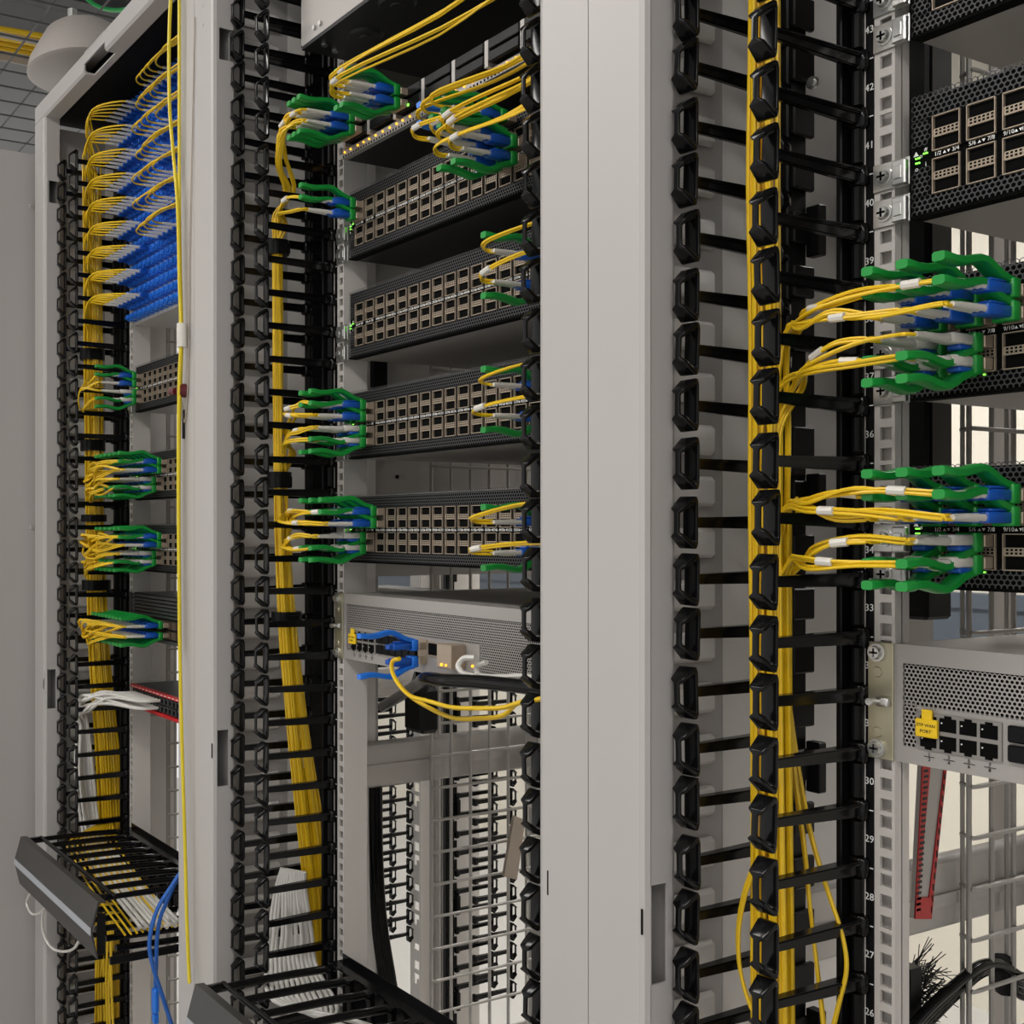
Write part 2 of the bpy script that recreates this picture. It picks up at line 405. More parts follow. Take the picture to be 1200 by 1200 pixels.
# ------------------------------------------------------------------ switches
W2 = .2132
def switch_meshes():
    d = {}
    d['chassis'] = MB().box(-W2, W2, .004, .56, 0, .0882).mesh('chassis', 'swbody')
    d['bezel'] = MB().box(-W2, W2, .0022, .0045, .0006, .0876).box(-W2, W2, .0, .012, -.0006, .0018).mesh('bezel', 'dark')
    mb = MB(); p = .0041
    hexgrid(mb, -W2, W2, .0718, .0885, p, .74, 0)
    hexgrid(mb, -W2, W2, .0008, .0145, p, .74, 0)
    hexgrid(mb, -W2, -W2+.0150, .0145, .036, p, .74, 0)
    hexgrid(mb, -W2, -W2+.0150, .0525, .0718, p, .74, 0)
    d['grille'] = mb.mesh('grille', 'grid')
    # one cage = two stacked ports around a perforated strip; origin lower left
    w, h = .0205, .0256; f = .0007
    mb = MB()
    for x0, x1, z0, z1 in ((0, f, 0, h), (w-f, w, 0, h), (0, w, 0, f), (0, w, h-f, h)): mb.box(x0, x1, -.0012, .003, z0, z1)
    mb.box(f, w-f, -.0004, .003, .0100, .0101+.0058)
    d['cage'] = mb.mesh('cage', 'bronze')
    d['gap'] = MB().box(w, w+.0047, .0006, .003, 0, h).box(f, w-f, .0016, .0021, f, h-f).mesh('gap', 'bronzed'); d['gap'].materials[0] = M['dark']
    mb = MB()
    for i in range(6):
        for j in range(2):
            x = .0022+i*.0030; z = .0112+j*.0024
            mb.quad((x, -.0006, z), (x+.0018, -.0006, z), (x+.0018, -.0006, z+.0015), (x, -.0006, z+.0015))
    for i in range(7): mb.quad((w+.001, -.0002, .002+i*.0034), (w+.0036, -.0002, .002+i*.0034), (w+.0036, -.0002, .0037+i*.0034), (w+.001, -.0002, .0037+i*.0034))
    d['vents'] = mb.mesh('vents', 'dark')
    it = []
    for c in range(16):
        x = -W2+.0163+c*.02525+.0105
        n = 1+4*c; it += [(f'{n}/{n+1}', .0042, x-.0062, .0428), ('^', .003, x-.0012, .0428), ('v', .003, x+.0018, .0428), (f'{n+2}/{n+3}', .0042, x+.0070, .0428)]
    d['labels'] = merge_text(it, 'text')
    d['status'] = merge_text([('^', .005, -W2+.004, .0468), ('#', .004, -W2+.0115, .0485), ('o', .0045, -W2+.0078, .0445), ('o', .005, -W2+.0045, .0355), ('i', .005, -W2+.0115, .0375)], 'text')
    mb = MB()
    for x, z in ((.0035, .0430), (.0055, .0430), (.0115, .0452), (.0095, .0452), (.0035, .0395), (.0055, .0395)): mb.box(-W2+x, -W2+x+.0012, -.0012, .0, z, z+.0010)
    d['led'] = mb.mesh('led', 'ledg')
    mb = MB()
    for c in range(0, 6):
        for dx in ((.004, .012) if c in (0, 1) else ()): mb.box(-W2+.0163+c*.02525+dx, -W2+.0163+c*.02525+dx+.0013, -.0012, 0, .0122, .0134)
    d['ledrow'] = mb.mesh('ledrow', 'ledg')
    # mounting tab with raised pocket, origin at its centre; sits on the rail
    mb = MB().box(-.0298, -.0005, -.0022, -.0006, -.0105, .0105, .0004).box(-.0115, -.0005, -.0075, -.0022, -.0105, .0085, .001).box(-.0095, -.003, -.0085, -.0075, -.006, .004, .0004)
    d['tab'] = mb.mesh('tab', 'zinc')
    mb = MB().cyl((-.0205, -.0022, 0), (0, -1, 0), .0068, .0014, 16).cyl((-.0205, -.0036, 0), (0, -1, 0), .0052, .0030, 14, .0040)
    d['tabscrew'] = mb.mesh('screw', 'zinc', True)
    mb = MB()
    for a in (0, PI/2):
        mb.box(-.0205-(.0034 if a else .0008), -.0205+(.0034 if a else .0008), -.0069, -.0066, -(.0008 if a else .0034), (.0008 if a else .0034))
    d['cross'] = mb.mesh('cross', 'dark')
    return d
SM = switch_meshes()
def make_switch(r, z, label, body='swbody', half=False):
    t = thing('network_switch', label, 'network switch', (RC[r], 0, z), 'black network switches of the racks')
    ch = link('chassis', SM['chassis'], t)
    if body != 'swbody':
        ch.data = ch.data.copy(); ch.data.materials[0] = M[body]
    link('bezel', SM['bezel'], t); link('ventilation_grille', SM['grille'], t)
    ncol = {1: 8, 2: 16, 3: 6}[r]
    for c in range(16):
        for zz in (.0144, .0456):
            g = link('port_cage', SM['cage'], t, (-W2+.0163+c*.02525, 0, zz))
            link('cage_divider', SM['gap'], g)
            if c < (9 if r == 3 else 16): link('cage_vent', SM['vents'], g)
    link('port_numbers', SM['labels'], t, (0, -.0008, 0)); link('status_symbols', SM['status'], t, (0, -.0008, 0))
    link('status_light', SM['led'], t)
    if r == 3 and z < 1.8: link('link_light', SM['ledrow'], t)
    for s in (-1, 1):
        for zz in (.009, .0365):
            b = link('mounting_bracket', SM['tab'], t, (s*W2, 0, zz), (0, 0 if s < 0 else PI, 0))
            g = link('screw', SM['tabscrew'], b); 
            if r == 3 and s < 0: link('screw_slot', SM['cross'], b)
    return t
ORD = {1: 'topmost', 2: 'second from the top', 3: 'third from the top', 4: 'lowest'}
SWLAB = {
 (3, 1): 'topmost black switch of the nearest rack, cut off by the photo corner',
 (3, 2): 'black honeycomb switch with empty ports and no cables in the nearest rack',
 (3, 3): 'black switch in nearest rack behind the upper big green pull tabs',
 (3, 4): 'black switch in nearest rack behind the lower big green pull tabs',
 (2, 1): 'topmost black switch in the middle rack, under the orange-lit card tray',
 (2, 2): 'second black switch from the top in the middle rack, no cables at its left end',
 (2, 3): 'third black switch from the top in the middle rack, green tabs at its left end',
 (2, 4): 'lowest black switch in the middle rack, just above the silver appliance',
 (1, 2): 'black switch in the far rack right under the gap below the blue panels',
 (1, 3): 'black switch in the far rack behind the upper bushy fan of yellow cables',
 (1, 4): 'black switch in far rack behind the lower bushy fan of yellow cables'}
Z1 = {2: 1.852, 3: 1.680, 4: 1.543}
for (r, k), lab in SWLAB.items():
    make_switch(r, Z1[k] if r == 1 else SW_Z[k], lab, 'swdark' if (r == 2 and k == 1) else 'swbody')
def port_pos(r, k, row, col):
    """row 1 (top) .. 4, centre of that port on the switch face"""
    z = (Z1 if r == 1 else SW_Z)[k]
    zz = {1: .0456+.0205, 2: .0456+.0052, 3: .0144+.0205, 4: .0144+.0052}[row]
    return Vector((RC[r]-W2+.0163+col*.02525+.01, 0, z+zz))

# ------------------------------------------------------------------ silver appliances
WA = .2262
def appliance_meshes():
    d = {}
    d['chassis'] = MB().box(-WA, WA, .003, .60, 0, .0885).box(-WA, WA, -.0, .003, .0865, .0885).mesh('chassis', 'silver')
    mb = MB()
    x0 = -WA+.0060
    hexgrid(mb, x0, WA-.008, .044, .0745, .0034, .66, 0)
    hexgrid(mb, x0, x0+.0105, .0125, .044, .0034, .66, 0)
    hexgrid(mb, x0+.290, WA-.008, .0125, .044, .0034, .66, 0)
    d['grille'] = mb.mesh('grille', 'silver')
    mb = MB().box(-WA, x0, 0, .003, 0, .0865).box(x0, WA, 0, .003, .0743, .0865).box(WA-.0085, WA, 0, .003, 0, .0745).box(x0, WA-.008, 0, .003, 0, .0125)
    mb.box(x0+.0105, x0+.290, .0, .003, .0125, .0442)
    d['face'] = mb.mesh('face', 'silver')
    d['back'] = MB().box(-WA+.004, WA-.004, .0022, .0029, .011, .076).mesh('grille_backing', 'dark')
    # 2 x 4 network jacks
    mb = MB(); b0 = -WA+.0185
    mb.box(b0, b0+.0610, -.0014, .0, .0128, .0402)
    d['jacks'] = mb.mesh('jacks', 'jack')
    mb = MB()
    for i in range(4):
        for j in range(2):
            x = b0+.0022+i*.0147; z = .0148+j*.0130
            mb.box(x, x+.0122, -.0018, -.0013, z, z+.0098)
            zz = z+.0098 if j else z-.0018
            mb.box(x+.0035, x+.0087, -.0018, -.0013, zz, zz+.0018)
    d['jackhole'] = mb.mesh('jackhole', 'dark')
    mb = MB()
    for i in range(4):
        for j in range(2): mb.cyl((b0+.0040+i*.0147, -.0017, .0210+j*.0130), (0, -1, 0), .0006, .0006, 6)
    d['jackled'] = mb.mesh('jackled', 'text')
    it = []
    for i in range(4):
        x = b0+.0083+i*.0147; it += [(str(2*i+1), .0036, x, .0094), (str(2*i+2), .0036, x, .0056)]
    d['nums'] = merge_text(it, 'textb')
    mb = MB()
    for i in range(4): mb.box(b0+.0083+i*.0147-.004, b0+.0083+i*.0147+.004, -.0006, 0, .0074, .00775)
    d['numline'] = mb.mesh('numline', 'textb')
    mb = MB()
    for i in range(6):
        for j in range(2): mb.box(b0+.066+i*.0152, b0+.0795+i*.0152, -.004, 0, .0145+j*.0135, .0262+j*.0135, .001)
    d['sfp'] = mb.mesh('sfp', 'blackm')
    mb = MB().box(b0+.1585, b0+.1760, -.0015, 0, .0135, .0415).box(b0+.1790, b0+.2010, -.0015, 0, .022, .040).box(b0+.2040, b0+.219, -.0015, 0, .013, .040)
    d['cage2'] = mb.mesh('cage2', 'bronze')
    d['cage3'] = MB().box(b0+.1805, b0+.1995, -.002, -.0014, .024, .038).box(b0+.206, b0+.217, -.002, -.0014, .015, .026).mesh('cage3', 'dark')
    d['shield'] = MB().box(b0+.2250, b0+.2530, -.022, 0, .014, .042, .001).mesh('shield', 'bronze')
    d['led'] = MB().cyl((b0+.236, -.0222, .0185), (0, -1, 0), .0017, .0015, 8).cyl((b0+.2445, -.0222, .0185), (0, -1, 0), .0013, .0012, 8).cyl((b0+.266, 0, .0185), (0, -1, 0), .0015, .002, 8).mesh('led', 'ledo')
    # ear with studs
    mb = MB().box(-.0205, 0, -.0030, -.0008, 0, .0555*1.6, .0004)
    d['ear'] = mb.mesh('ear', 'gold')
    mb = MB()
    for z in (.020, .066): mb.cyl((-.0125, -.0030, z), (0, -1, 0), .0042, .0010, 12, .0036)
    d['stud'] = mb.mesh('stud', 'gold', True)
    mb = MB()
    mb.cyl((-.0125, -.003, 0), (0, -1, 0), .0070, .0022, 16).cyl((-.0125, -.0052, 0), (0, -1, 0), .0054, .0030, 14, .0044)
    d['plunger'] = MB().cyl((-.0125, -.003, .044), (0, -1, 0), .0028, .011, 10).box(-.0115, -.0015, -.0075, -.003, .0405, .0475, .001).mesh('plunger', 'zinc', True)
    d['escrew'] = mb.mesh('ear_screw', 'zinc', True)
    d['tag'] = MB().box(b0+.0002, b0+.0166, -.0050, -.0018, .0222, .0355, .0006).box(b0+.0046, b0+.0124, -.0045, -.0018, .0350, .0425, .0006).mesh('tag', 'ylab')
    d['tagtext'] = merge_text([('ZTP WAN', .0032, b0+.0084, .0310), ('PORT', .0034, b0+.0084, .0266)], 'textb')
    return d
AM = appliance_meshes()
AZ = 1.4465
def make_appliance(r, label):
    t = thing('network_appliance', label, 'network appliance', (RC[r], 0, AZ), 'silver appliances')
    for n, k in (('chassis', 'chassis'), ('front_panel', 'face'), ('grille', 'grille'), ('grille_backing', 'back'), ('port_numbers', 'nums'), ('port_lines', 'numline'), ('module_cages', 'sfp'), ('module_shield', 'shield')):
        link(n, AM[k], t, (0, -.0006 if k == 'nums' else 0, 0))
    j = link('jack_block', AM['jacks'], t); link('jack_opening', AM['jackhole'], j); link('jack_light', AM['jackled'], j)
    c = link('port_block', AM['cage2'], t); link('port_opening', AM['cage3'], c)
    link('status_light', AM['led'], t)
    for s in (-1, 1):
        e = link('mounting_ear', AM['ear'], t, (s*WA, 0, 0), (0, 0, 0) if s < 0 else (0, 0, 0), (1 if s < 0 else -1, 1, 1))
        link('stud', AM['stud'], e); link('plunger', AM['plunger'], e)
        for z in (.008, .0808): link('screw', AM['escrew'], e, (0, 0, z))
        if s < 0 and r == 3:
            for z in (.008, .0808): link('screw_slot', SM['cross'], e, (.0080, -.0013, z))
    g = link('port_tag', AM['tag'], t); g['label'] = 'yellow tag reading ZTP WAN PORT'
    link('tag_print', AM['tagtext'], g, (0, -.0051, 0))
make_appliance(3, 'nearest silver perforated appliance, with a readable yellow port tag')
make_appliance(2, 'silver perforated appliance in the middle rack with blue plugs and an orange light')

# ------------------------------------------------------------------ top of the middle rack: chassis and card tray
t = thing('server_chassis', 'large silver and black chassis hanging out of the top of the middle rack', 'server', (RC[2], 0, 2.258))
part('case', MB().box(-.2220, .2220, -.0690, .60, .0045, .22), 'silver', t)
part('underside', MB().box(-.2215, .2215, -.0685, .60, 0, .0045).box(-.2222, -.2205, -.0692, .60, .0035, .0065), 'swdark', t)
for x, y in ((-.14, -.02), (-.045, -.035), (.05, -.05)):
    mb = MB()
    for a, b, h in ((.024, .021, .0035), (.010, .008, .005)): mb.cyl((x, y, 0), (0, 0, -1), a, h, 20, b)
    part('foot_recess', mb, 'swdark', t, smooth=True)
for y, z in ((-.045, .020), (-.024, .026)): part('screw', MB().cyl((-.222, y, z), (-1, 0, 0), .0032, .003, 10), 'zinc', t, smooth=True)
for x, y in ((-.200, -.030), (-.190, -.052)): part('screw', MB().cyl((x, y, 0), (0, 0, -1), .0045, .0025, 12), 'zinc', t, smooth=True)
for x in (-.185, -.170): part('screw', MB().cyl((x, -.0692, .016), (0, -1, 0), .0030, .003, 10), 'zinc', t, smooth=True)

t = thing('card_tray', 'thin black line card unit with orange lights along its silver lower edge', 'network card', (RC[2], 0, 2.124))
part('body', MB().box(-.2240, .2240, .004, .58, 0, .0435), 'swdark', t)
mb = MB()
for i in range(7):
    x = -.205+i*.061
    mb.box(x, x+.052, -.012, .004, .015, .0265, .001).box(x, x+.052, -.012, .004, .029, .0405, .001)
part('module_slots', mb, 'blackm', t)
mb = MB().box(-.2240, .2240, -.004, .004, .0, .0115).box(-.2240, .2240, -.003, .004, .0415, .0435)
for i in range(8):
    x = -.2135+i*.061; mb.box(x, x+.0065, -.010, .004, .0115, .0415)
part('rail_edge', mb, 'silver', t)
mb = MB()
for i in range(70): mb.box(-.222+i*.00635, -.2195+i*.00635, -.0044, -.0039, .001, .0036)
part('edge_vents', mb, 'dark', t)
for i in range(28): part('warning_light', MB().cyl((-.2160+i*.0155+random.uniform(-.002, .002), -.004, .0075), (0, -1, 0), .0014, .0016, 8), 'ledo', t)
part('status_light', MB().cyl((-.055, -.0105, .018), (0, -1, 0), .002, .002, 8), 'ledg', t)

# ------------------------------------------------------------------ blue fibre panels of the far rack
def lc_adapter():
    mb = MB().box(-.0075, .0075, -.014, .002, -.0068, .0068, .0008)
    mb.box(-.006, -.0008, -.0185, -.014, -.0045, .0045, .0006).box(.0008, .006, -.0185, -.014, -.0045, .0045, .0006)
    mb.box(-.0045, -.0022, -.020, -.0185, -.0035, .001).box(.0022, .0045, -.020, -.0185, -.0035, .001)
    return mb
me_ad = lc_adapter().mesh('adapter', 'blueb')
PANZ = [2.413-k*U for k in range(-1, 9)]        # upper adapter rows
names = ['topmost', 'second', 'third', 'fourth', 'fifth', 'sixth', 'seventh', 'eighth', 'ninth', 'lowest']
for k, z in enumerate(PANZ):
    if z > 2.44: pass
    t = thing('fibre_patch_unit', (f'{names[k]} blue fibre panel in the far rack' + (' counted from the top' if 0 < k < 9 else ', directly under the black roof' if k == 0 else ' of the stack, open gap beneath it')), 'fibre panel', (RC[1], 0, z), 'blue fibre panels')
    part('tray', MB().box(-.222, .222, .004, .30, -.0335, .0095).box(-.2235, .2235, .002, .004, -.0335, .0095), 'panel', t)
    for c in range(20):
        for dz in (0, -.0215): link('fibre_adapter', me_ad, t, (-.2110+c*.0222, 0, dz))
# ------------------------------------------------------------------ grey server and red patch panel
t = thing('grey_server', 'dark grey server with ribbed front in the far rack above the red-edged patch panel', 'server', (RC[1], 0, 1.412))
part('case', MB().box(-.2255, .2255, .003, .60, 0, .0875), 'swdark', t)
mb = MB()
for i in range(6): mb.box(-.2255, .2255, -.002, .003, .047+i*.0068, .0508+i*.0068)
mb.box(-.2255, .2255, -.001, .003, .0, .006).box(-.240, -.2255, -.003, -.0008, 0, .0875)
part('ribbed_front', mb, 'grid', t)
mb = MB()
for i in range(16):
    for z in (.010, .028): mb.box(-.2105+i*.0262, -.189+i*.0262, -.002, .003, z, z+.014)
part('port_cages', mb, 'bronzed', t)
t = thing('patch_panel', 'black patch panel with bright red edges full of white network cables', 'patch panel', (RC[1], 0, 1.2765))
part('body', MB().box(-.2235, .2235, .002, .14, .001, .0435), 'swdark', t)
part('red_edge', MB().box(-.2235, .2235, -.006, .002, .0375, .0440, .0008).box(-.2235, .2235, -.006, .002, .0, .0065, .0008), 'red', t)
mb = MB()
for i in range(24):
    for z in (.0085, .0235): mb.box(-.2165+i*.0183, -.2035+i*.0183, -.004, .002, z, z+.012, .0008)
part('jack', mb, 'grid', t)
mb = MB()
for i in range(24):
    for z in (.0105, .0255): mb.box(-.2140+i*.0183, -.2060+i*.0183, -.0045, -.0039, z, z+.008)
part('jack_opening', mb, 'dark', t)
mb = MB()
for i in range(24): mb.box(-.2145+i*.0183, -.2055+i*.0183, -.0066, -.006, .040, .0415)
part('port_label', mb, 'text', t)

# ------------------------------------------------------------------ pull-out trays with hinged cover
def make_tray(r, label):
    t = thing('cable_tray', label, 'cable tray', (RC[r], 0, 0), 'hinged black cable trays')
    x0, x1 = -.2165, .2165
    pr = [(-.2130, 1.049), (-.2250, 1.050), (-.2365, 1.010), (-.2365, 1.000), (-.2270, .962), (-.2245, .962), (-.2335, 1.001), (-.2335, 1.009), (-.2230, 1.047), (-.2130, 1.046)]
    c = part('front_cover', MB().prism(pr, x0, x1, 'x'), 'cover', t)
    part('cover_stripe', MB().box(x0, x1, -.2376, -.2362, .999, 1.0105), 'stripe', c)
    part('hinge_rod', MB().cyl((x0+.002, -.187, 1.0435), (1, 0, 0), .0038, .405, 10).box(x0+.0, x0+.010, -.215, -.183, 1.036, 1.046, .001).box(x0+.385, x0+.395, -.215, -.183, 1.036, 1.046, .001), 'black', t, smooth=True)
    part('back_plate', MB().box(-.2235, .2235, -.026, -.0030, 1.036, 1.0385).box(-.2235, .2235, -.004, -.0026, .945, 1.0465), 'black', t)
    fm = MB().tube([(0, -.186, 1.043), (0, -.15, 1.0425), (0, -.09, 1.041), (0, -.045, 1.0385), (0, -.034, 1.033), (0, -.032, .985), (0, -.030, .962)], [.0042, .0048, .0052, .0054, .0058, .0054, .0054], 10)
    fm.cyl((0, -.036, 1.0375), (0, 0, 1), .008, .0035, 12)
    fme = fm.mesh('finger', 'black', True)
    for i in range(9): link('finger', fme, t, (x0+.012+i*.0485, 0, 0))
    lm = MB().tube([(0, -.185, .962), (0, -.10, .958), (0, -.02, .955)], .0055, 8).mesh('lower_finger', 'black', True)
    for i in range(9): link('lower_finger', lm, t, (x0+.014+i*.0485, 0, 0))
    for s in (x1, x0):
        part('bracket', MB().box(*sorted((s, s*.985)), -.226, -.213, .968, 1.030).box(*sorted((s, s*.97)), -.205, -.003, .948, .960, .001), 'blackm', t)
    return t
make_tray(1, 'hinged black cable tray with silver-striped cover on the far rack')
make_tray(2, 'hinged black cable tray on the middle rack, cut by the photo bottom')

# ------------------------------------------------------------------ transceivers and patch cords
def tab_mesh():
    mb = MB().box(-.0078, .0078, -.0185, -.0095, -.0058, .0078, .001)
    mb.rect_tube([(0, -.014, .0064), (0, -.020, .0074), (0, -.028, .0100), (0, -.037, .0148), (0, -.043, .0172), (0, -.049, .0176), (0, -.058, .0160), (0, -.067, .0142), (0, -.077, .0138), (0, -.0875, .0150), (0, -.0905, .0150)],
                 [.0118, .0118, .0116, .0112, .0110, .0110, .0110, .0112, .0116, .0112, .0085], .0062)
    return mb
me_tab = tab_mesh().mesh('pull_tab', 'green', True)
me_tabb = tab_mesh().mesh('pull_tab', 'blueb', True)
me_trx = MB().box(-.0085, .0085, -.0100, .002, -.0042, .0042, .0006).mesh('body', 'bronze')
me_lc = MB().box(-.0062, .0062, -.0450, -.0180, -.0038, .0038, .0008).box(-.0050, .0050, -.0400, -.0215, .0038, .0062, .001).box(-.0040, .0040, -.0510, -.0450, -.0030, .0030, .0006).mesh('connector', 'blue', True)
me_lcw = MB().box(-.0058, .0058, -.0420, -.0180, -.0030, .0044, .0012).mesh('connector', 'boot', True)
me_latch = MB().box(-.0050, .0050, -.0330, -.0180, -.0070, -.0030, .001).mesh('latch', 'blue', True)
me_boot = MB().tube([(0, -.0440, 0), (0, -.0500, 0), (0, -.068, 0), (0, -.0790, 0)], [.0032, .0030, .0026, .0020], 8).mesh('boot', 'boot', True)
def transceiver(p, up, label, group, blue=False):
    rot = (0, 0 if up else PI, 0)
    t = thing('optical_transceiver', label, 'transceiver', p, group, rot)
    link('body', me_trx, t); link('pull_tab', me_tabb if blue else me_tab, t)
    return t
def cord(pts, label, group, plug=None, r=.00135, m='yellow', gap=.0017, strands=2, sleeve=None, boots=True, per=5, roll=None, name='fibre_cable', sides=6, cat='cable', down=False):
    """a duplex patch cord: pts run from the boot end to wherever it goes"""
    P = catmull(pts, per)
    t = thing(name, label, cat, P[0], group); o = P[0]
    for s in range(strands):
        off = (s-(strands-1)/2)*2*gap
        Q = []
        for i, p in enumerate(P):
            a = (roll or 0)+i/len(P)*1.6
            tan = (P[min(i+1, len(P)-1)]-P[max(i-1, 0)])
            if tan.length > 1e-8: tan.normalize()
            side = Vector((1, 0, 0)) if abs(tan.x) < .75 else Vector((0, 1, 0))
            side = (side-tan*side.dot(tan)).normalized()
            up = tan.cross(side)
            k = off*(1-.35*min(1, i/len(P)*3)) if plug is not None else off*.65
            Q.append(p-o+(side*math.cos(a)+up*math.sin(a))*k if i else p-o+side*off)
        part('jacket', MB().tube(Q, r, sides), m, t, smooth=True)
    if plug is not None:
        plug = Vector(plug)
        if down: link('latch', me_latch, link('connector', me_lcw, t, plug-o))
        else: link('connector', me_lc, t, plug-o)
        for s in (-1, 1): link('boot', me_boot, t, plug-o+Vector((s*gap*1.3, 0, 0)))
    if sleeve:
        i = int(len(P)*sleeve); a = P[i]-o; b = P[min(i+1, len(P)-1)]-o
        d = (b-a).normalized()*.012
        part('label_sleeve', MB().tube([a, a+d*.5, a+d], r*2.35, 8), 'boot', t)
    return t

def trunk_y(r, z):
    if r == 2: K = [(2.4, -.068), (1.62, -.062), (1.45, -.050), (1.29, -.030), (1.16, -.010), (1.05, .004), (.9, .004)]
    elif r == 1: K = [(2.4, -.066), (1.6, -.060), (1.35, -.050), (1.2, -.036), (1.0, -.025), (.5, -.03)]
    else: K = [(2.4, -.062), (1.6, -.058), (1.0, -.052), (.3, -.05)]
    for (a, ya), (b, yb) in zip(K, K[1:]):
        if z >= b: return yb+(ya-yb)*(min(z, a)-b)/(a-b)
    return K[-1][1]
def trunk_pts(r, x, dy, z0, z1, spread=1.0, step=.13):
    """down the trough, from z0 to z1"""
    n = max(2, int(abs(z0-z1)/step)+1); out = []
    for i in range(n+1):
        z = z0+(z1-z0)*i/n
        w = 1+spread*max(0, (1.58-z))*{1: 1.0, 2: 2.6, 3: .25}[r]
        out.append(Vector((RC[r]+x+random.uniform(-.0012, .0012), trunk_y(r, z)+dy*w+random.uniform(-.0012, .0012), z)))
    return out
TX = -.291
BOT = {1: .62, 2: .98, 3: .55}
def fan(r, ports, z_gap, label, group, sleeves=True, down=False):
    """patch cords leaving ports, gathered into the trough above the finger at z_gap and run down the trunk"""
    for i, p in enumerate(ports):
        x = TX+random.uniform(-.011, .012)
        lo = {1: -.008, 2: -.011+.026*max(0, 2.03-z_gap), 3: -.004+.03*max(0, 1.76-z_gap)}[r]; dy = lo+random.uniform(0, .022 if r == 1 else .010)
        ex = Vector((RC[r]-.268+random.uniform(-.003, .003), -.062+random.uniform(-.010, .010), z_gap+.009+random.uniform(-.001, .006)))
        bend = Vector((RC[r]+x, trunk_y(r, z_gap)+dy, z_gap-.016))
        st = p+Vector((0, -.073, 0)); d = ex-st
        m1 = st+d*.30+Vector((0, -.022+random.uniform(-.004, .002), random.uniform(-.003, .006)-d.z*.22))
        m2 = st+d*.68+Vector((0, -.020+random.uniform(-.006, .003), random.uniform(-.006, .007)-d.z*.22))
        if r == 1: m1 += Vector((0, random.uniform(-.016, .004), random.uniform(-.016, .006))); m2 += Vector((0, random.uniform(-.012, .010), random.uniform(-.024, .004))); ex.y += random.uniform(-.010, .012)
        pts = [st, st+Vector((-.001, -.012, 0)), m1, m2, ex, bend]+trunk_pts(r, x, dy, z_gap-.06, BOT[r])
        cord(pts, label, group, plug=p, down=down, sleeve=random.choice((.10, .12, .15, .17)) if sleeves and i % 2 == 0 else None, roll=random.uniform(0, 3), per=5)

fa = {1: 'topmost', 2: 'second', 3: 'third', 4: 'lowest'}
# nearest rack
for k, zrows in ((3, ((1, 2), (3, 4))), (4, ((1, 2), (3, 4)))):
    w = 'upper' if k == 3 else 'lower'
    for rows in zrows:
        ups = rows[0] == 1; ports = []
        for row in rows:
            for c in range(3 if ups else 2):
                p = port_pos(3, k, row, c); ports.append(p)
                pos = ('leftmost', 'second', 'third')[c]
                transceiver(p, ups, f"{'raised' if ups else 'drooping'} green tab plug, {fa[row]} row, {pos}, {w} cabled switch of nearest rack", 'green-tabbed transceivers in the nearest rack')
        zg = {(3, 1): 1.7607, (3, 3): 1.7163, (4, 1): 1.6274, (4, 3): 1.5829}[(k, rows[0])]
        fan(3, ports, zg, f"yellow fibre cord, {'first' if ups else 'second'} fan of the {w} cabled switch in the nearest rack", down=not ups, group=f"cords of the {w} switch of the nearest rack, {'first' if ups else 'second'} fan")
for i in range(11):
    x = TX+random.uniform(-.009, .010); dy = -.001-.013*random.random()
    cord(trunk_pts(3, x, dy, 2.38, .55, .15), 'yellow fibre cord running straight down behind the nearest finger loops', 'straight cords in the nearest trunk', per=3, r=.0015, roll=random.uniform(0, 3))
# strays of the nearest trunk
def fromphoto(pxs, Y): return [at_y(x, y, Y) for x, y in pxs]
cord(fromphoto([(884, 1015), (872, 1050), (865, 1095), (868, 1140), (880, 1180), (900, 1215), (905, 1260)], -.075), 'single yellow cord bowing out left of the nearest trunk near the bottom', 'stray', r=.0015, per=6)
cord(fromphoto([(922, 800), (930, 900), (942, 990), (950, 1070), (957, 1130), (965, 1200), (970, 1260)], -.035), 'yellow cord pair leaving the nearest trunk diagonally at its lower right', 'stray2', r=.0015, per=6)
cord(fromphoto([(918, 780), (935, 900), (952, 985), (972, 1050), (988, 1100), (992, 1135), (982, 1180), (970, 1230)], -.028), 'yellow cord swinging furthest right of the nearest trunk and curling back at the bottom', 'stray3', r=.0015, per=6)
for o in list(C.objects):
    if o.get('group') in ('stray', 'stray2', 'stray3'): del o['group']

# middle rack, left side
for k in (1, 3, 4):
    w = {1: 'topmost', 3: 'third', 4: 'lowest'}[k]
    for rows in (((1, 2),) if k == 1 else ((1, 2), (3, 4))):
        ups = rows[0] == 1; ports = []
        for row in rows:
            for c in range(1 if k == 1 else (3 if ups and k == 4 else 2)):
                p = port_pos(2, k, row, c); ports.append(p)
                pos = ('leftmost', 'second', 'third')[c]
                transceiver(p, ups, f"{'raised' if ups else 'drooping'} green tab plug, {fa[row]} row, {pos}, left side of {w} middle-rack switch", 'green-tabbed transceivers at left of the middle rack')
        zg = {(1, 1): 2.0275, (3, 1): 1.7607, (3, 3): 1.7163, (4, 1): 1.6274, (4, 3): 1.5829}[(k, rows[0])]
        fan(2, ports, zg, f"yellow fibre cord in the {'first' if ups else 'second'} fan at left of the {w} middle-rack switch", down=not ups, group=f"left cords of the {w} middle switch, {'first' if ups else 'second'} fan")
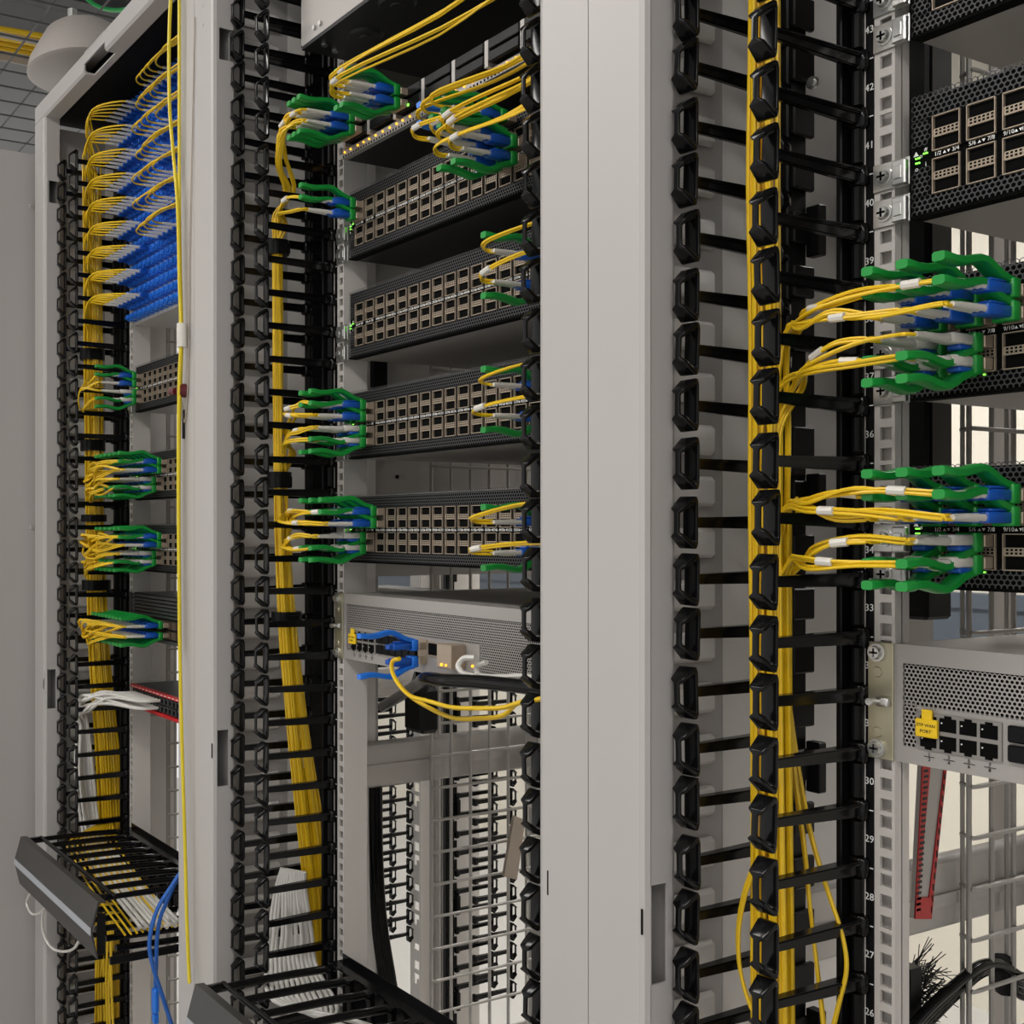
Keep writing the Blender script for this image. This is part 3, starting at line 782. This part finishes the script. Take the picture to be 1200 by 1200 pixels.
# left cards of the orange-lit tray
ports = []
for c in range(3):
    for row, up in ((0, True), (1, False)):
        p = Vector((RC[2]-.197+c*.0135, -.012, 2.124+(.0345 if up else .0205))); ports.append(p)
        transceiver(p, up, f"{'raised' if up else 'drooping'} green tab plug, {('first','second','third')[c]} of three at left end of orange-lit card tray", 'green-tabbed transceivers of the card tray')
fan(2, ports, 2.0719, 'yellow fibre cord in the fan at the left end of the orange-lit card tray', 'left cords of the card tray')
for i in range(8):
    cord(trunk_pts(2, TX+random.uniform(-.009, .009), random.uniform(-.012, -.003), 2.05, BOT[2], .6), 'yellow fibre cord running the whole length of the middle trunk', 'straight cords in the middle trunk', per=3, roll=random.uniform(0, 3))

# right-hand plugs of the middle rack, cords turning towards the post
def right_fan(r, ports, xe, label, group, rows_z=None, out=-.090, sleeves=True, drop=None, cable=True):
    for i, p in enumerate(ports):
        d = random.uniform(-.010, .008)
        a = p+Vector((-.004, out+d, .001)); b = p+Vector((.010, out+d-.013, .004)); 
        c = Vector((p.x+(xe-p.x)*.45, out+d*.5+.010, p.z+.012+random.uniform(-.006, .008)))
        e = Vector((xe-.02, -.074+random.uniform(-.012, .012), p.z+.010+random.uniform(-.008, .008)))
        f = Vector((xe+.012+random.uniform(-.008, .008), -.070+random.uniform(-.01, .01), p.z-.03))
        pts = [p+Vector((0, -.073, 0)), a, b, c, e, f, f+Vector((0, 0, -.25)), f+Vector((0, .01, -.6))]
        cord(pts, label, group, plug=p, sleeve=.30 if sleeves and i % 2 else None, roll=random.uniform(0, 3), per=5)
XR2 = RC[2]+.325
GR = 'green-tabbed transceivers at right of the middle rack'
def right_ports(k, rows, cols, w, blue=()):
    ps = []
    for row in rows:
        for c in cols:
            p = port_pos(2, k, row, c); ps.append(p)
            bl = (row, c) in blue
            transceiver(p, row <= 2, f"{'blue' if bl else 'green'} tab plug, {fa[row]} row, {'nearer' if c == max(cols) else 'farther from'} the post, right side of {w} middle-rack switch", GR, bl)
    return ps
right_fan(2, right_ports(1, (2, 3), (12, 13), 'topmost'), XR2, 'yellow fibre cord looping from the right end of the topmost middle-rack switch', 'right cords of the topmost middle switch')
for k, w in ((2, 'second'), (3, 'third'), (4, 'lowest')):
    right_fan(2, right_ports(k, (2, 4), (15,), w), XR2, f'yellow fibre cord looping from the right end of the {w} middle-rack switch', f'right cords of the {w} middle switch')
# cards of the tray: middle pair and the dense right-hand cluster that hangs under it
ps = []
for c, z, up in ((0, .0345, True), (1, .0345, True), (0, .0205, False), (1, .0205, False)):
    p = Vector((RC[2]-.078+c*.0135, -.012, 2.124+z)); ps.append(p)
    transceiver(p, up, f"{'raised' if up else 'drooping'} green tab plug, {'right' if c else 'left'} one, at middle of orange-lit card tray", 'green-tabbed transceivers of the card tray')
right_fan(2, ps, XR2, 'long yellow fibre cord from the middle of the orange-lit card tray towards the post', 'middle cords of the card tray')
ps = []
for c in range(3):
    for k, z in enumerate((2.066, 2.046)):
        p = Vector((RC[2]+.088+c*.022, -.006, z)); ps.append(p)
        bl = c == 0
        transceiver(p, True, f"{'blue' if bl else 'green'} tab plug, {'upper' if k == 0 else 'lower'} row, {('left', 'centre', 'right')[c]} one, cluster below right of card tray", GR, bl)
right_fan(2, ps, XR2, 'yellow fibre cord in the crowded cluster below the right of the card tray', 'cluster cords')

# far rack
for k in (2, 3, 4):
    w = {2: 'highest', 3: 'middle', 4: 'lowest'}[k]
    for rows in ((1, 2), (3, 4)):
        ups = rows[0] == 1; ports = []
        for row in rows:
            for c in (range(1) if k == 2 else range(6 if ups else 5)):
                p = port_pos(1, k, row, c); ports.append(p)
                transceiver(p, ups, f"{'raised' if ups else 'drooping'} green tab plug, {fa[row]} row, {('leftmost', 'second', 'third', 'fourth', 'fifth', 'sixth')[c]}, on the {w} far-rack switch", 'green-tabbed transceivers in the far rack')
        zg = {(2, 1): 1.894, (2, 3): 1.850, (3, 1): 1.7163, (3, 3): 1.6718, (4, 1): 1.583, (4, 3): 1.538}[(k, rows[0])]
        fan(1, ports, zg, f"yellow fibre cord in the {'upper' if ups else 'lower'} fan of the {w} far-rack switch", down=not ups, group=f"cords of the {w} far switch, {'upper' if ups else 'lower'} fan", sleeves=False)
ports = []
for c in range(9):
    for j, z in enumerate((.035, .017)):
        p = Vector((RC[1]-.2000+c*.0190, -.002, 1.412+z)); ports.append(p)
        transceiver(p, j == 0, f"green tab plug, {'upper' if j == 0 else 'lower'} row, {('leftmost', 'second', 'third', 'fourth', 'fifth', 'sixth', 'seventh', 'eighth', 'rightmost')[c]}, on the ribbed grey far-rack server", 'green-tabbed transceivers of the grey server')
fan(1, ports, 1.4051, 'yellow fibre cord in the fan of the grey far-rack server', 'cords of the grey server', sleeves=False)
# blue panel cords: six out to the left trough, five turning right
def simple_cord(pts, label, group, plug, r=.0016):
    P = catmull(pts, 5); o = P[0]
    t = thing('fibre_cable', label, 'cable', o, group)
    part('jacket', MB().tube([p-o for p in P], r, 5), 'yellow', t, smooth=True)
    link('connector', me_pcon, t, Vector(plug)-o); link('boot', me_pboot, t, Vector(plug)-o)
me_pboot = MB().tube([(0, -.034, 0), (0, -.036, 0), (0, -.054, 0), (0, -.062, 0)], [.0030, .0030, .0026, .0020], 7).mesh('boot', 'boot', True)
me_pcon = MB().box(-.0060, .0060, -.0360, -.0185, -.0042, .0042, .0008).box(-.0045, .0045, -.033, -.022, .0042, .0062, .0008).mesh('connector', 'blue', True)
for k, z in enumerate(PANZ):
    if k > 0:
        for c in range(6):
            p = Vector((RC[1]-.2110+c*.0222, 0, z))
            x = TX+random.uniform(-.016, .016); dy = random.uniform(-.014, .022)
            zb = z-.046+random.uniform(-.004, .004)
            ex = Vector((RC[1]-.258, -.078+random.uniform(-.01, .01), z-.018+random.uniform(-.005, .005)))
            pts = [p+Vector((0, -.058, 0)), p+Vector((-.004, -.068, 0)), Vector((p.x*.55+ex.x*.45-.01, -.088-.002*c, z+.004)), ex, Vector((RC[1]+x, trunk_y(1, zb)+dy, zb))]+trunk_pts(1, x, dy, zb-.06, BOT[1], step=.2)
            simple_cord(pts, f'yellow fibre cord curving left from the {names[k]} blue panel of the far rack', f'left cords of the {names[k]} blue panel', p)
    if k < 8:
        for c in range(9, 14):
            p = Vector((RC[1]-.2110+c*.0222, 0, z))
            d = random.uniform(-.005, .005)
            pts = [p+Vector((0, -.058, 0)), p+Vector((0, -.072+d, 0)), p+Vector((.012, -.084+d, .002)), Vector((p.x+.07, -.084+d, z+.006)), Vector((RC[1]+.16, -.080+random.uniform(-.008, .004), z+.004)), Vector((RC[1]+.30, -.07, z-.01)), Vector((RC[1]+.325, -.06, z-.1)), Vector((RC[1]+.325+d, -.06+d, z-.5))]
            simple_cord(pts, f'yellow fibre cord turning right from the {names[k]} blue panel of the far rack', f'right cords of the {names[k]} blue panel', p)

# ------------------------------------------------------------------ velcro straps round the trunks
def strap(r, z, h, label, w=.026, d0=-.026, d1=.034):
    y = trunk_y(r, z); x = RC[r]+TX
    mb = MB(); n = 16; pts = []
    for i in range(n):
        a = 2*PI*i/n
        pts.append((x+w*.85*math.copysign(abs(math.cos(a))**.7, math.cos(a)), y+(d0+d1)/2+(d1-d0)/2*math.copysign(abs(math.sin(a))**.7, math.sin(a))))
    mb.prism(pts, z-h/2, z+h/2, 'z')
    mb.box(x+w*.78, x+w*.86+.001, y-.010, y+.008, z-h*.45, z+h*.2)
    tag(part('velcro_strap', mb, 'blackm', None, smooth=True), label, 'strap', 'black straps round the trunks')
strap(2, 2.010, .020, 'black strap round the middle trunk just below the topmost green tabs', .018, -.020, .012)
strap(2, 1.690, .022, 'black strap round the middle trunk between its two lower groups of green tabs', .019, -.019, .013)
strap(2, 1.500, .016, 'black strap round the middle trunk level with the silver appliance', .020, -.021, .020)
strap(1, 1.970, .022, 'black strap round the far trunk below the blue panels', .024, -.022, .026)
strap(1, 1.790, .022, 'black strap round the far trunk below the highest green tabs', .024, -.022, .026)
strap(1, 1.645, .014, 'black strap round the far trunk between the two bushy fans', .024, -.022, .028)
strap(1, 1.512, .020, 'black strap round the far trunk above the grey server', .026, -.024, .032)

# ------------------------------------------------------------------ white network cables
def wire(name, pts, r, m, label, cat='cable', group=None, per=6, sides=8):
    P = catmull(pts, per); o = P[0]
    return tag(part(name, MB().tube([p-o for p in P], r, sides), m, None, o, True), label, cat, group)
for i in range(20):
    p = Vector((RC[1]-.210+i*.0070, -.004, 1.2765+(.029 if i % 2 else .0145)))
    x = TX-.012+random.uniform(-.014, .012); dy = random.uniform(-.03, .01)
    h = .010*(i % 4)
    pts = [p, p+Vector((-.004, -.030, 0)), p+Vector((-.03-.010*i*.5, -.056-.002*(i % 3), .004-h*.4)), Vector((RC[1]-.25, -.085+random.uniform(-.012, .006), 1.300-h)), Vector((RC[1]-.283, -.084+dy*.3, 1.285-h)), Vector((RC[1]+x, -.070+dy*.5, 1.235)), Vector((RC[1]+x, -.060+dy, 1.15)), Vector((RC[1]+x+.01, -.050+dy, 1.03)), Vector((RC[1]-.24+.01*(i % 3), -.06+dy, 1.012)), Vector((RC[1]-.1, -.085+dy*1.6, 1.014+.006*(i % 3))), Vector((RC[1]+.02, -.09+dy*1.8, 1.004+.004*(i % 4))), Vector((RC[1]+.2, -.09+dy*2, .985+.004*(i % 4)))]
    wire('network_cable', pts, .0029, 'whitej', 'white network cable bundled with others into the red-edged patch panel', group='white cables of the red-edged panel')
for i in range(12):
    x = TX-.016+.0030*i; y = -.072+.0052*i
    pts = [Vector((RC[2]+x*.98, y*.3-.034, 1.150)), Vector((RC[2]+x, y*.5-.026, 1.12)), Vector((RC[2]+x+random.uniform(-.006, .004), y*.85-.010, 1.06)), Vector((RC[2]+x+.004, y-.006, 1.022)), Vector((RC[2]-.21+.006*i, y-.045, 1.010)), Vector((RC[2]-.05, -.05-.009*i, 1.016+.004*(i % 3))), Vector((RC[2]+.2, -.07-.007*i, 1.005))]
    wire('network_cable', pts, .0030, 'whitej', 'white network cable fanning down behind the lowest fingers of the middle rack', group='white cables of the middle trunk')
for i in range(10):
    y = -.035-.010*i
    wire('fibre_cable', [Vector((RC[1]-.27, -.03, 1.05)), Vector((RC[1]-.235, y, 1.024)), Vector((RC[1]-.12, y-.03, 1.026)), Vector((RC[1]+.02, y-.05, 1.018)), Vector((RC[1]+.2, y-.05, .985))], .0018, 'yellow', 'yellow cord lying along the far cable tray under its rungs', group='yellow cords in the far tray')
for i in range(7):
    x = -.300+.013*i
    wire('fibre_cable', [Vector((RC[1]-.27+.004*i, -.045, .955)), Vector((RC[1]+x+.012, -.052+.005*(i % 3), .86)), Vector((RC[1]+x+.002*i, -.05, .74)), Vector((RC[1]+x-.012+.006*i, -.045, .55))], .0024, 'yellow', 'loose yellow cord spreading downwards below the far cable tray', group='yellow cords below the far tray')
wire('white_wire', [at_y(x, y, -.19) for x, y in ((46, 1036), (36, 1046), (31, 1058), (36, 1070), (46, 1070), (54, 1062))], .0020, 'whitej', 'small white wire loop hanging just under the left end of the silver-striped cover')
wire('white_wire', [at_y(x, y, -.165) for x, y in ((54, 1060), (50, 1072), (50, 1090), (58, 1108), (72, 1115), (88, 1110), (94, 1098))], .0026, 'whitej', 'larger white wire curving below the silver-striped cover in front of the white post')
bl = [(232, 1000), (212, 1022), (200, 1040), (186, 1062), (178, 1085), (175, 1110), (180, 1135), (188, 1160), (196, 1185), (206, 1215)]
wire('network_cable', [at_x(x, y, -1.672) for x, y in bl], .0034, 'bluej', 'blue network cable running from the far tray to the bottom edge')
b2 = [(228, 1006), (208, 1030), (196, 1055), (188, 1075), (184, 1100), (183, 1130), (182, 1160)]
t = wire('network_cable', [at_x(x, y, -1.684) for x, y in b2], .0034, 'bluej', 'short blue network cable with a dangling plug beside the longer blue one')
p = at_x(182, 1165, -1.684)-t.location
part('plug', MB().box(p.x-.007, p.x+.007, p.y-.005, p.y+.005, p.z-.030, p.z+.010, .003).box(p.x-.0055, p.x+.0055, p.y-.004, p.y+.004, p.z-.045, p.z-.030, .001), 'blueb', t)

# long loose yellow cables hanging over the white post
hang = [(203, -30), (200, 0), (198, 60), (199, 130), (203, 180), (208, 240), (210, 320), (212, 395), (210, 450), (209, 560), (210, 700), (211, 780), (214, 900), (217, 1000), (219, 1080), (222, 1152)]
wire('fibre_cable', [at_y(x, y, -.157) for x, y in hang], .0028, 'yellow2', 'long lemon yellow cable hanging down the white post to the lower cover', per=8)
hang2 = [(210, -30), (210, 60), (210, 200), (211, 300), (213, 395), (212, 440), (210, 520), (210, 640), (211, 760)]
wire('fibre_cable', [at_y(x, y, -.1525) for x, y in hang2], .0026, 'yellow2', 'straight lemon yellow cable taped along the white post edge', per=8)
p = at_y(211.5, 397, -.157)
tag(part('cable_tape', MB().tube([p+Vector((0, .002, .022)), p+Vector((0, .002, -.012))], .0075, 10), 'boot', None, smooth=True), 'white tape wrapped round the lemon yellow cables on the post', 'tape')
wire('thin_wire', [at_y(x, y, -.147) for x, y in ((228, 20), (226, 120), (222, 300), (221, 420), (219, 470), (216, 495), (213, 470))], .0009, 'tan', 'thin grey thread hanging down the face of the white post left of the middle rack')
p = at_y(213, 458, -.150)
tag(part('cable_clip', MB().cyl(p+Vector((.004, .003, 0)), (0, -1, 0), .0105, .010, 16, .0085).tube([p+Vector((-.012, -.004, 0)), p+Vector((-.026, -.006, .001))], .0055, 8), 'maroon', None, smooth=True), 'small dark red round clip stuck on the white post with the lemon yellow cables', 'clip')
p = at_y(214.5, 498, -.147)
tag(part('black_tag', MB().box(p.x-.003, p.x+.003, -.1475, -.1455, p.z-.020, p.z+.022), 'blackm'), 'short black strip on the white post just below the dark red clip', 'tag')

# ------------------------------------------------------------------ cables of the silver appliance in the middle rack
E = Vector((RC[2], 0, AZ)); b0 = -WA+.0185
for j, z in enumerate((.034, .016)):
    p = E+Vector((b0+.1670, -.002, z))
    t = transceiver(p, j == 0, f"bright blue pull-tab plug on the middle silver appliance, {'upper' if j == 0 else 'lower'} of the two", 'blue plugs of the silver appliance', True)
    link('connector', me_lc, t, (0, 0, 0))
for j in range(2):
    Y = -.10-.012*j
    pts = [(468, 772), (460, 775), (459, 785), (466, 800), (480, 815), (500, 821 if j else 828), (530, 829 if j else 841), (560, 830 if j else 842), (590, 829 if j else 838), (607, 824), (640, 818)]
    wire('fibre_cable', [at_y(x, y, Y) for x, y in pts], .0024, 'yellow', f"yellow cord drooping from the blue plugs of the silver appliance, {'upper and straighter' if j else 'lower and slacker'} one", group='yellow cords of the silver appliance')
wire('network_cable', [at_y(x, y, -.035-.004*i) for i, (x, y) in enumerate(((557, 771), (543, 772), (537, 780), (541, 788), (556, 793), (580, 797), (607, 802), (640, 806)))], .0034, 'whitej', 'white network cable leaving the orange-lit corner of the middle silver appliance', per=8)
wire('network_cable', [at_y(x, y, -.028) for x, y in ((570, 776), (558, 782), (560, 790), (585, 793), (612, 792), (640, 796))], .0028, 'whitej', 'thinner white network cable just above its twin at the middle silver appliance', per=8)
wire('power_cable', [at_y(x, y, Y) for x, y, Y in ((448, 828, .10), (470, 815, .05), (492, 800, -.02), (500, 795, -.05), (520, 797, -.06), (560, 799, -.062), (600, 803, -.062), (660, 810, -.06))], .0075, 'black', 'thick shiny black power cable under the middle silver appliance', per=8, sides=12)
p = at_x(452, 835, RC[2]-.33)
tag(part('power_plug', MB().box(RC[2]-.35, RC[2]-.30, .18, .215, 1.315, 1.385, .006).cyl((RC[2]-.325, .19, 1.375), (.9, -.5, .45), .014, .11, 10), 'blackm'), 'black power plug block in the opening below the middle silver appliance', 'plug')
for i in range(6):
    x = RC[2]-.388+.003*i
    wire('power_cable', [Vector((x, .146+.004*(i % 3), 1.225)), Vector((x+.001, .147+.004*(i % 3), 1.12)), Vector((x+.001*i, .150+.002*i, 1.02)), Vector((x+.006+.002*i, .165+.002*i, .90)), Vector((x+.03+.004*i, .20, .6))], .0036, 'black', 'black power cable in the bunch behind the lower left rail of the middle rack', group='black cables behind the middle rail')

# ------------------------------------------------------------------ mesh cable baskets along the rack sides
def basket(r, y0, y1, label, z0=.12, z1=2.36):
    t = thing('mesh_basket', label, 'cable basket', (RC[r], 0, 0))
    x = -.352; x2 = -.3645
    n = int((y1-y0)/.038)
    v = MB(); h = MB()
    for i in range(n+1):
        y = y0+i*.038; v.tube([(x, y, z0), (x, y, z1)], .0026, 6)
    for i in range(0, n+1, 2): v.tube([(x2, y0+i*.038+.010, z0), (x2, y0+i*.038+.010, z1)], .0022, 6)
    z = z0; 
    while z < z1:
        h.tube([(x2, y0+.008, z), (x+.004, y0, z), (x+.0045, y0+.01, z), (x+.0045, y1, z)], .0024, 6); z += .05
    part('upright_wires', v, 'mesh', t, smooth=True); part('cross_wires', h, 'mesh', t, smooth=True)
    b = part('clamp', MB().prism([(.435, 1.305), (.47, 1.305), (.475, 1.29), (.475, 1.21), (.47, 1.19), (.435, 1.19), (.44, 1.21), (.44, 1.29)], x+.008, x+.011, 'x'), 'mesh', t)
    part('bolt', MB().cyl((x+.011, .457, 1.252), (1, 0, 0), .0085, .004, 14).cyl((x+.015, .457, 1.252), (1, 0, 0), .006, .006, 6), 'zinc', b)
    return t
basket(3, .305, .86, 'wire mesh cable basket standing in the nearest rack behind the silver appliance')
basket(2, .235, .86, 'wire mesh cable basket standing in the middle rack')
basket(1, .125, .60, 'wire mesh cable basket standing in the far rack behind the red-edged panel')
tag(part('power_strip', MB().box(RC[3]-.385, RC[3]-.350, .235, .275, 1.535, 2.36, .003).box(RC[3]-.350, RC[3]-.348, .24, .27, 1.6, 2.3), 'blackm'), 'black vertical power strip behind the switches of the nearest rack', 'power strip')
tag(part('power_strip', MB().box(RC[2]-.392, RC[2]-.378, .145, .172, 1.80, 1.93, .002), 'blackm'), 'short black strip behind the rail between two middle-rack switches', 'power strip')
# cable pouch with red edges, brush tuft, black cables (nearest rack)
a, b, c, d = [at_x(px, py, RC[3]-.340) for px, py in ((1075, 895), (1104, 895), (1085, 1075), (1066, 1075))]
def slab(ps, t0, t1):
    mb = MB(); A = [mb.bm.verts.new(p+Vector((t0, 0, 0))) for p in ps]; B = [mb.bm.verts.new(p+Vector((t1, 0, 0))) for p in ps]
    mb.bm.faces.new(A); mb.bm.faces.new(B[::-1])
    for i in range(len(ps)): mb.bm.faces.new((A[i], B[i], B[(i+1) % len(ps)], A[(i+1) % len(ps)]))
    return mb
def lerp(p, q, f): return p+(q-p)*f
t = part('cable_pouch', slab([a, b, c, d], 0, .004), 'clear'); tag(t, 'tilted milky plastic pouch with red edges hanging below the nearest silver appliance', 'pouch')
part('red_edge', slab([a, lerp(a, b, .33), lerp(d, c, .10), d], .0042, .0052), 'red', t)
part('red_edge', slab([lerp(a, b, .90), b, c, lerp(d, c, .72)], .0042, .0052), 'red', t)
part('red_end', slab([lerp(d, a, .14), lerp(c, b, .14), c, d], .0044, .0056), 'red', t)
mb = MB()
for i in range(26):
    f = .04+i*.036; p = lerp(lerp(a, d, f), lerp(b, c, f), .13+.02*(i % 2)); q = lerp(lerp(a, d, f), lerp(b, c, f), .93)
    mb.box(p.x+.0052, p.x+.0056, p.y-.003, p.y+.0035, p.z-.0012, p.z+.0012)
    if i % 2: mb.box(q.x+.0052, q.x+.0056, q.y-.001, q.y+.001, q.z-.003, q.z+.003)
part('printed_marks', mb, 'textb', t)
p0 = at_x(1078, 1150, RC[3]-.372); mb = MB()
for i in range(150):
    q = p0+Vector((random.uniform(-.01, .01), random.uniform(-.012, .0), random.uniform(-.035, .02)))
    mb.tube([q, q+Vector((random.uniform(-.012, .012), random.uniform(.015, .040), random.uniform(-.022, .022)))], .0005, 3, False)
t = part('brush_tuft', mb, 'bristle'); tag(t, 'black bristle tuft sticking out of the rack side at the lower right', 'brush')
part('holder', MB().box(p0.x-.010, p0.x+.010, p0.y-.03, p0.y-.013, p0.z-.04, p0.z+.02), 'blackm', t)
for i in range(4):
    pts = [(1060, 1225-4*i), (1090, 1195-5*i), (1120, 1165-4*i), (1150, 1140-3*i), (1172, 1136-2*i), (1186, 1150-i*4), (1195, 1165-7*i), (1215, 1170-8*i)]
    wire('power_cable', [at_x(x, y, RC[3]-.372+.006*i) for x, y in pts], .0052, 'black', 'black power cable arching behind the mesh at the lower right corner', group='black cables at the lower right corner', sides=10)
tag(part('cable_tie', MB().tube([at_x(1172, 1124, RC[3]-.363), at_x(1180, 1160, RC[3]-.363)], .011, 8), 'blackm', None, smooth=True), 'black wrap around the arching cables at the lower right corner', 'strap')
tb = [at_x(px, py, RC[2]-.335) for px, py in ((600, 955), (613, 960), (603, 1030), (588, 1026))]
t = part('paper_tag', slab(tb, 0, .006), 'tan'); tag(t, 'tan tag hanging on the mesh left of the right-hand fingers of the middle rack', 'tag')

# ------------------------------------------------------------------ rear of the row: perforated posts and rear finger managers
def rear_panel(x, y):
    mb = MB(); w = .058
    z = .3
    mb.box(x-w/2, x-w*.18, y, y+.003, .0, 2.3); mb.box(x+w*.20, x+w/2, y, y+.003, .0, 2.3)
    k = 0; cur = .0
    while cur < 2.28:
        hgt, gap = ((.016, .030), (.028, .050), (.022, .012))[k % 3]
        mb.box(x-w*.18, x+w*.20, y, y+.003, cur, min(2.3, cur+gap)); cur += gap+hgt
        if k % 3 == 1: mb.box(x+w*.02, x+w*.20, y, y+.003, cur-hgt, cur-hgt*.45)
        k += 1
    return mb
P1 = at_y(488, 1000, .95)
tag(part('rear_upright', rear_panel(P1.x, .95), 'panel'), 'grey perforated rear upright with bright keyhole cut-outs seen through the middle rack', 'rack upright')
P1 = at_y(628, 1000, .95)
tag(part('rear_upright', rear_panel(P1.x, .952), 'panel'), 'grey perforated rear upright mostly hidden by the right-hand fingers of the middle rack', 'rack upright')
mb = MB().box(-2.374, -2.316, .845, .95, 0, 2.40, .010, 3).box(-2.356, -2.316, .832, .846, 0, 2.4, .004, 2)
tag(part('rear_upright', mb, 'beige', None, smooth=True), 'smooth grey rear upright beside the perforated one behind the middle rack', 'rack upright')
def rear_manager(px1, px2, label):
    a = at_y(px1, 900, .90); b = at_y(px2, 900, .90)
    t = thing('cable_manager', label, 'cable manager', (0, .80, 0), 'rear finger managers')
    for X in (a.x, b.x):
        if X == a.x: link('spine', me_spo, t, (X, -.03, 0))
        k0 = math.ceil((.55-1.6718)/U)
        for k in range(k0, k0+20 if True else 0):
            link('finger', me_finger, t, (X, 0, 1.6718+k*U), (0, 0, PI))
    return t
rear_manager(456, 476, 'rear finger manager seen small against the cream wall through the middle rack')
rear_manager(574, 596, 'rear finger manager seen small through the mesh near the right-hand fingers')

# ------------------------------------------------------------------ left neighbour and overhead
a = at_x(40, 640, -2.335); x = -2.335
mb = MB().box(x-.030, x, -.62, at_x(43.5, 600, x).y+.02, 0, 2.395, .004, 2)
t = part('cabinet_door', mb, 'white', None, smooth=True); tag(t, 'plain white cabinet door standing open at the left edge of the photo', 'door')
for px, py in ((37, 242), (38, 618)):
    p = at_x(px, py, x); part('screw', MB().cyl((x, p.y, p.z), (1, 0, 0), .006, .004, 12, .004), 'silver', t, smooth=True)
part('door_edge', MB().box(x-.03, x+.002, -.625, -.60, 0, 2.39, .002), 'beige', t)
ZT = 2.74
t = thing('mesh_tray', 'overhead wire mesh cable tray at the top left corner', 'cable tray', (-3.2, 0, ZT))
mb = MB()
for i in range(22): mb.tube([(-1.2+i*.1, -.38, 0), (-1.2+i*.1, .9, 0)], .0026, 6)
for i in range(13): mb.tube([(-1.2, -.38+i*.1, .006), (.9, -.38+i*.1, .006)], .0026, 6)
for s in (-.38, .82): 
    for k in (.05, .1): mb.tube([(-1.2, s, k), (.9, s, k)], .0026, 6)
part('wires', mb, 'wire', t, smooth=True)
def lathe(mb, prof, center, n=28, sx=1, sy=1):
    rings = []
    for r, z in prof: rings.append([mb.bm.verts.new((center[0]+r*sx*math.cos(2*PI*k/n), center[1]+r*sy*math.sin(2*PI*k/n), center[2]+z)) for k in range(n)])
    for a, b in zip(rings, rings[1:]):
        for k in range(n): mb.bm.faces.new((a[k], a[(k+1) % n], b[(k+1) % n], b[k]))
    mb.bm.faces.new(rings[0][::-1]); mb.bm.faces.new(rings[-1]); return mb
hp = at_y(96, 60, -.06)
t = part('raceway_outlet', lathe(MB(), [(.100, -.050), (.108, -.045), (.103, -.022), (.072, .034), (.060, .043), (.025, .047)], hp, 32, 1.25, 1.0), 'hood', None, smooth=True)
tag(t, 'rounded warm grey raceway outlet hanging overhead at the top left', 'raceway outlet')
part('clip', MB().cyl(hp+Vector((.03, -.03, .046)), (0, 0, 1), .010, .02, 10), 'zinc', t)
g = at_y(20, 46, 0)
mb = MB().box(g.x-.075, g.x-.069, -.45, 1.2, g.z-.034, g.z-.010).box(g.x+.069, g.x+.075, -.45, 1.2, g.z-.034, g.z-.022)
for i in range(7): mb.box(g.x-.075, g.x+.075, -.43+i*.26, -.40+i*.26, g.z-.038, g.z-.034)
tag(part('fibre_raceway', mb, 'hood'), 'overhead grey ladder tray carrying yellow cables in the top left corner', 'raceway')
for i in range(7):
    wire('fibre_cable', [Vector((g.x-.055+.016*i, -.46, g.z-.020+.006*(i % 3))), Vector((g.x-.05+.016*i, .2, g.z-.006+.006*(i % 4))), Vector((g.x-.055+.017*i, 1.2, g.z-.015))], .0075, 'yellow', 'yellow cord lying in the overhead ladder tray in the top left corner', group='yellow cords in the overhead raceway')
tag(part('ceiling_beam', MB().box(-3.75, -3.40, -2.0, 3.0, 3.06, 3.20).box(-3.78, -3.37, -2.0, 3.0, 3.19, 3.22), 'ceil'), 'dark grey beam under the ceiling at the top left', 'beam')
wire('fibre_cable', [at_y(x, y, .05) for x, y in ((80, -20), (100, -3), (112, 6), (126, 11), (140, 12), (160, 8))], .005, 'green2', 'bright green cable crossing overhead at the top left')

# ------------------------------------------------------------------ light
def lamp_panel(x, y, z, lx, ly, name, label):
    t = thing('ceiling_light', label, 'ceiling light', (x, y, z))
    part('housing', MB().box(-lx/2, lx/2, -ly/2, ly/2, .0, .05).box(-.003, .003, -.003, .003, .05, 3.3-z), 'white', t)
    part('diffuser', MB().box(-lx/2+.01, lx/2-.01, -ly/2+.01, ly/2-.01, -.004, .0005), 'lampfill' if y > 0 else 'lamp', t)
lamp_panel(-2.2, -1.35, 3.0, 1.5, .30, 'a', 'ceiling light over the aisle in front of the far rack')
lamp_panel(-.4, -1.35, 3.0, 1.5, .30, 'b', 'ceiling light over the aisle in front of the nearest rack')
lamp_panel(1.4, -1.35, 3.0, 1.5, .30, 'c', 'ceiling light over the aisle to the right of the photo')
lamp_panel(-3.4, 1.9, 3.0, 1.8, .30, 'd', 'added unseen fill light over the aisle behind the far rack')  # rear pair added out of view to fill the rack interiors
lamp_panel(-.8, 1.9, 3.0, 1.8, .30, 'e', 'added unseen fill light over the aisle behind the nearest rack')  # second added fill, also lifts the back wall
w = bpy.data.worlds.new('world'); bpy.context.scene.world = w; w.use_nodes = True
w.node_tree.nodes['Background'].inputs[0].default_value = (1, .97, .94, 1); w.node_tree.nodes['Background'].inputs[1].default_value = .68

sc = bpy.context.scene
sc.view_settings.view_transform = 'Standard'; sc.view_settings.look = 'None'; sc.view_settings.gamma = 1
sc.view_settings.use_curve_mapping = False; sc.view_settings.exposure = .19
sc.cycles.use_denoising = True
sc.cycles.max_bounces = 6; sc.cycles.diffuse_bounces = 4; sc.cycles.glossy_bounces = 3; sc.cycles.transmission_bounces = 2
sc.cycles.caustics_reflective = False; sc.cycles.caustics_refractive = False
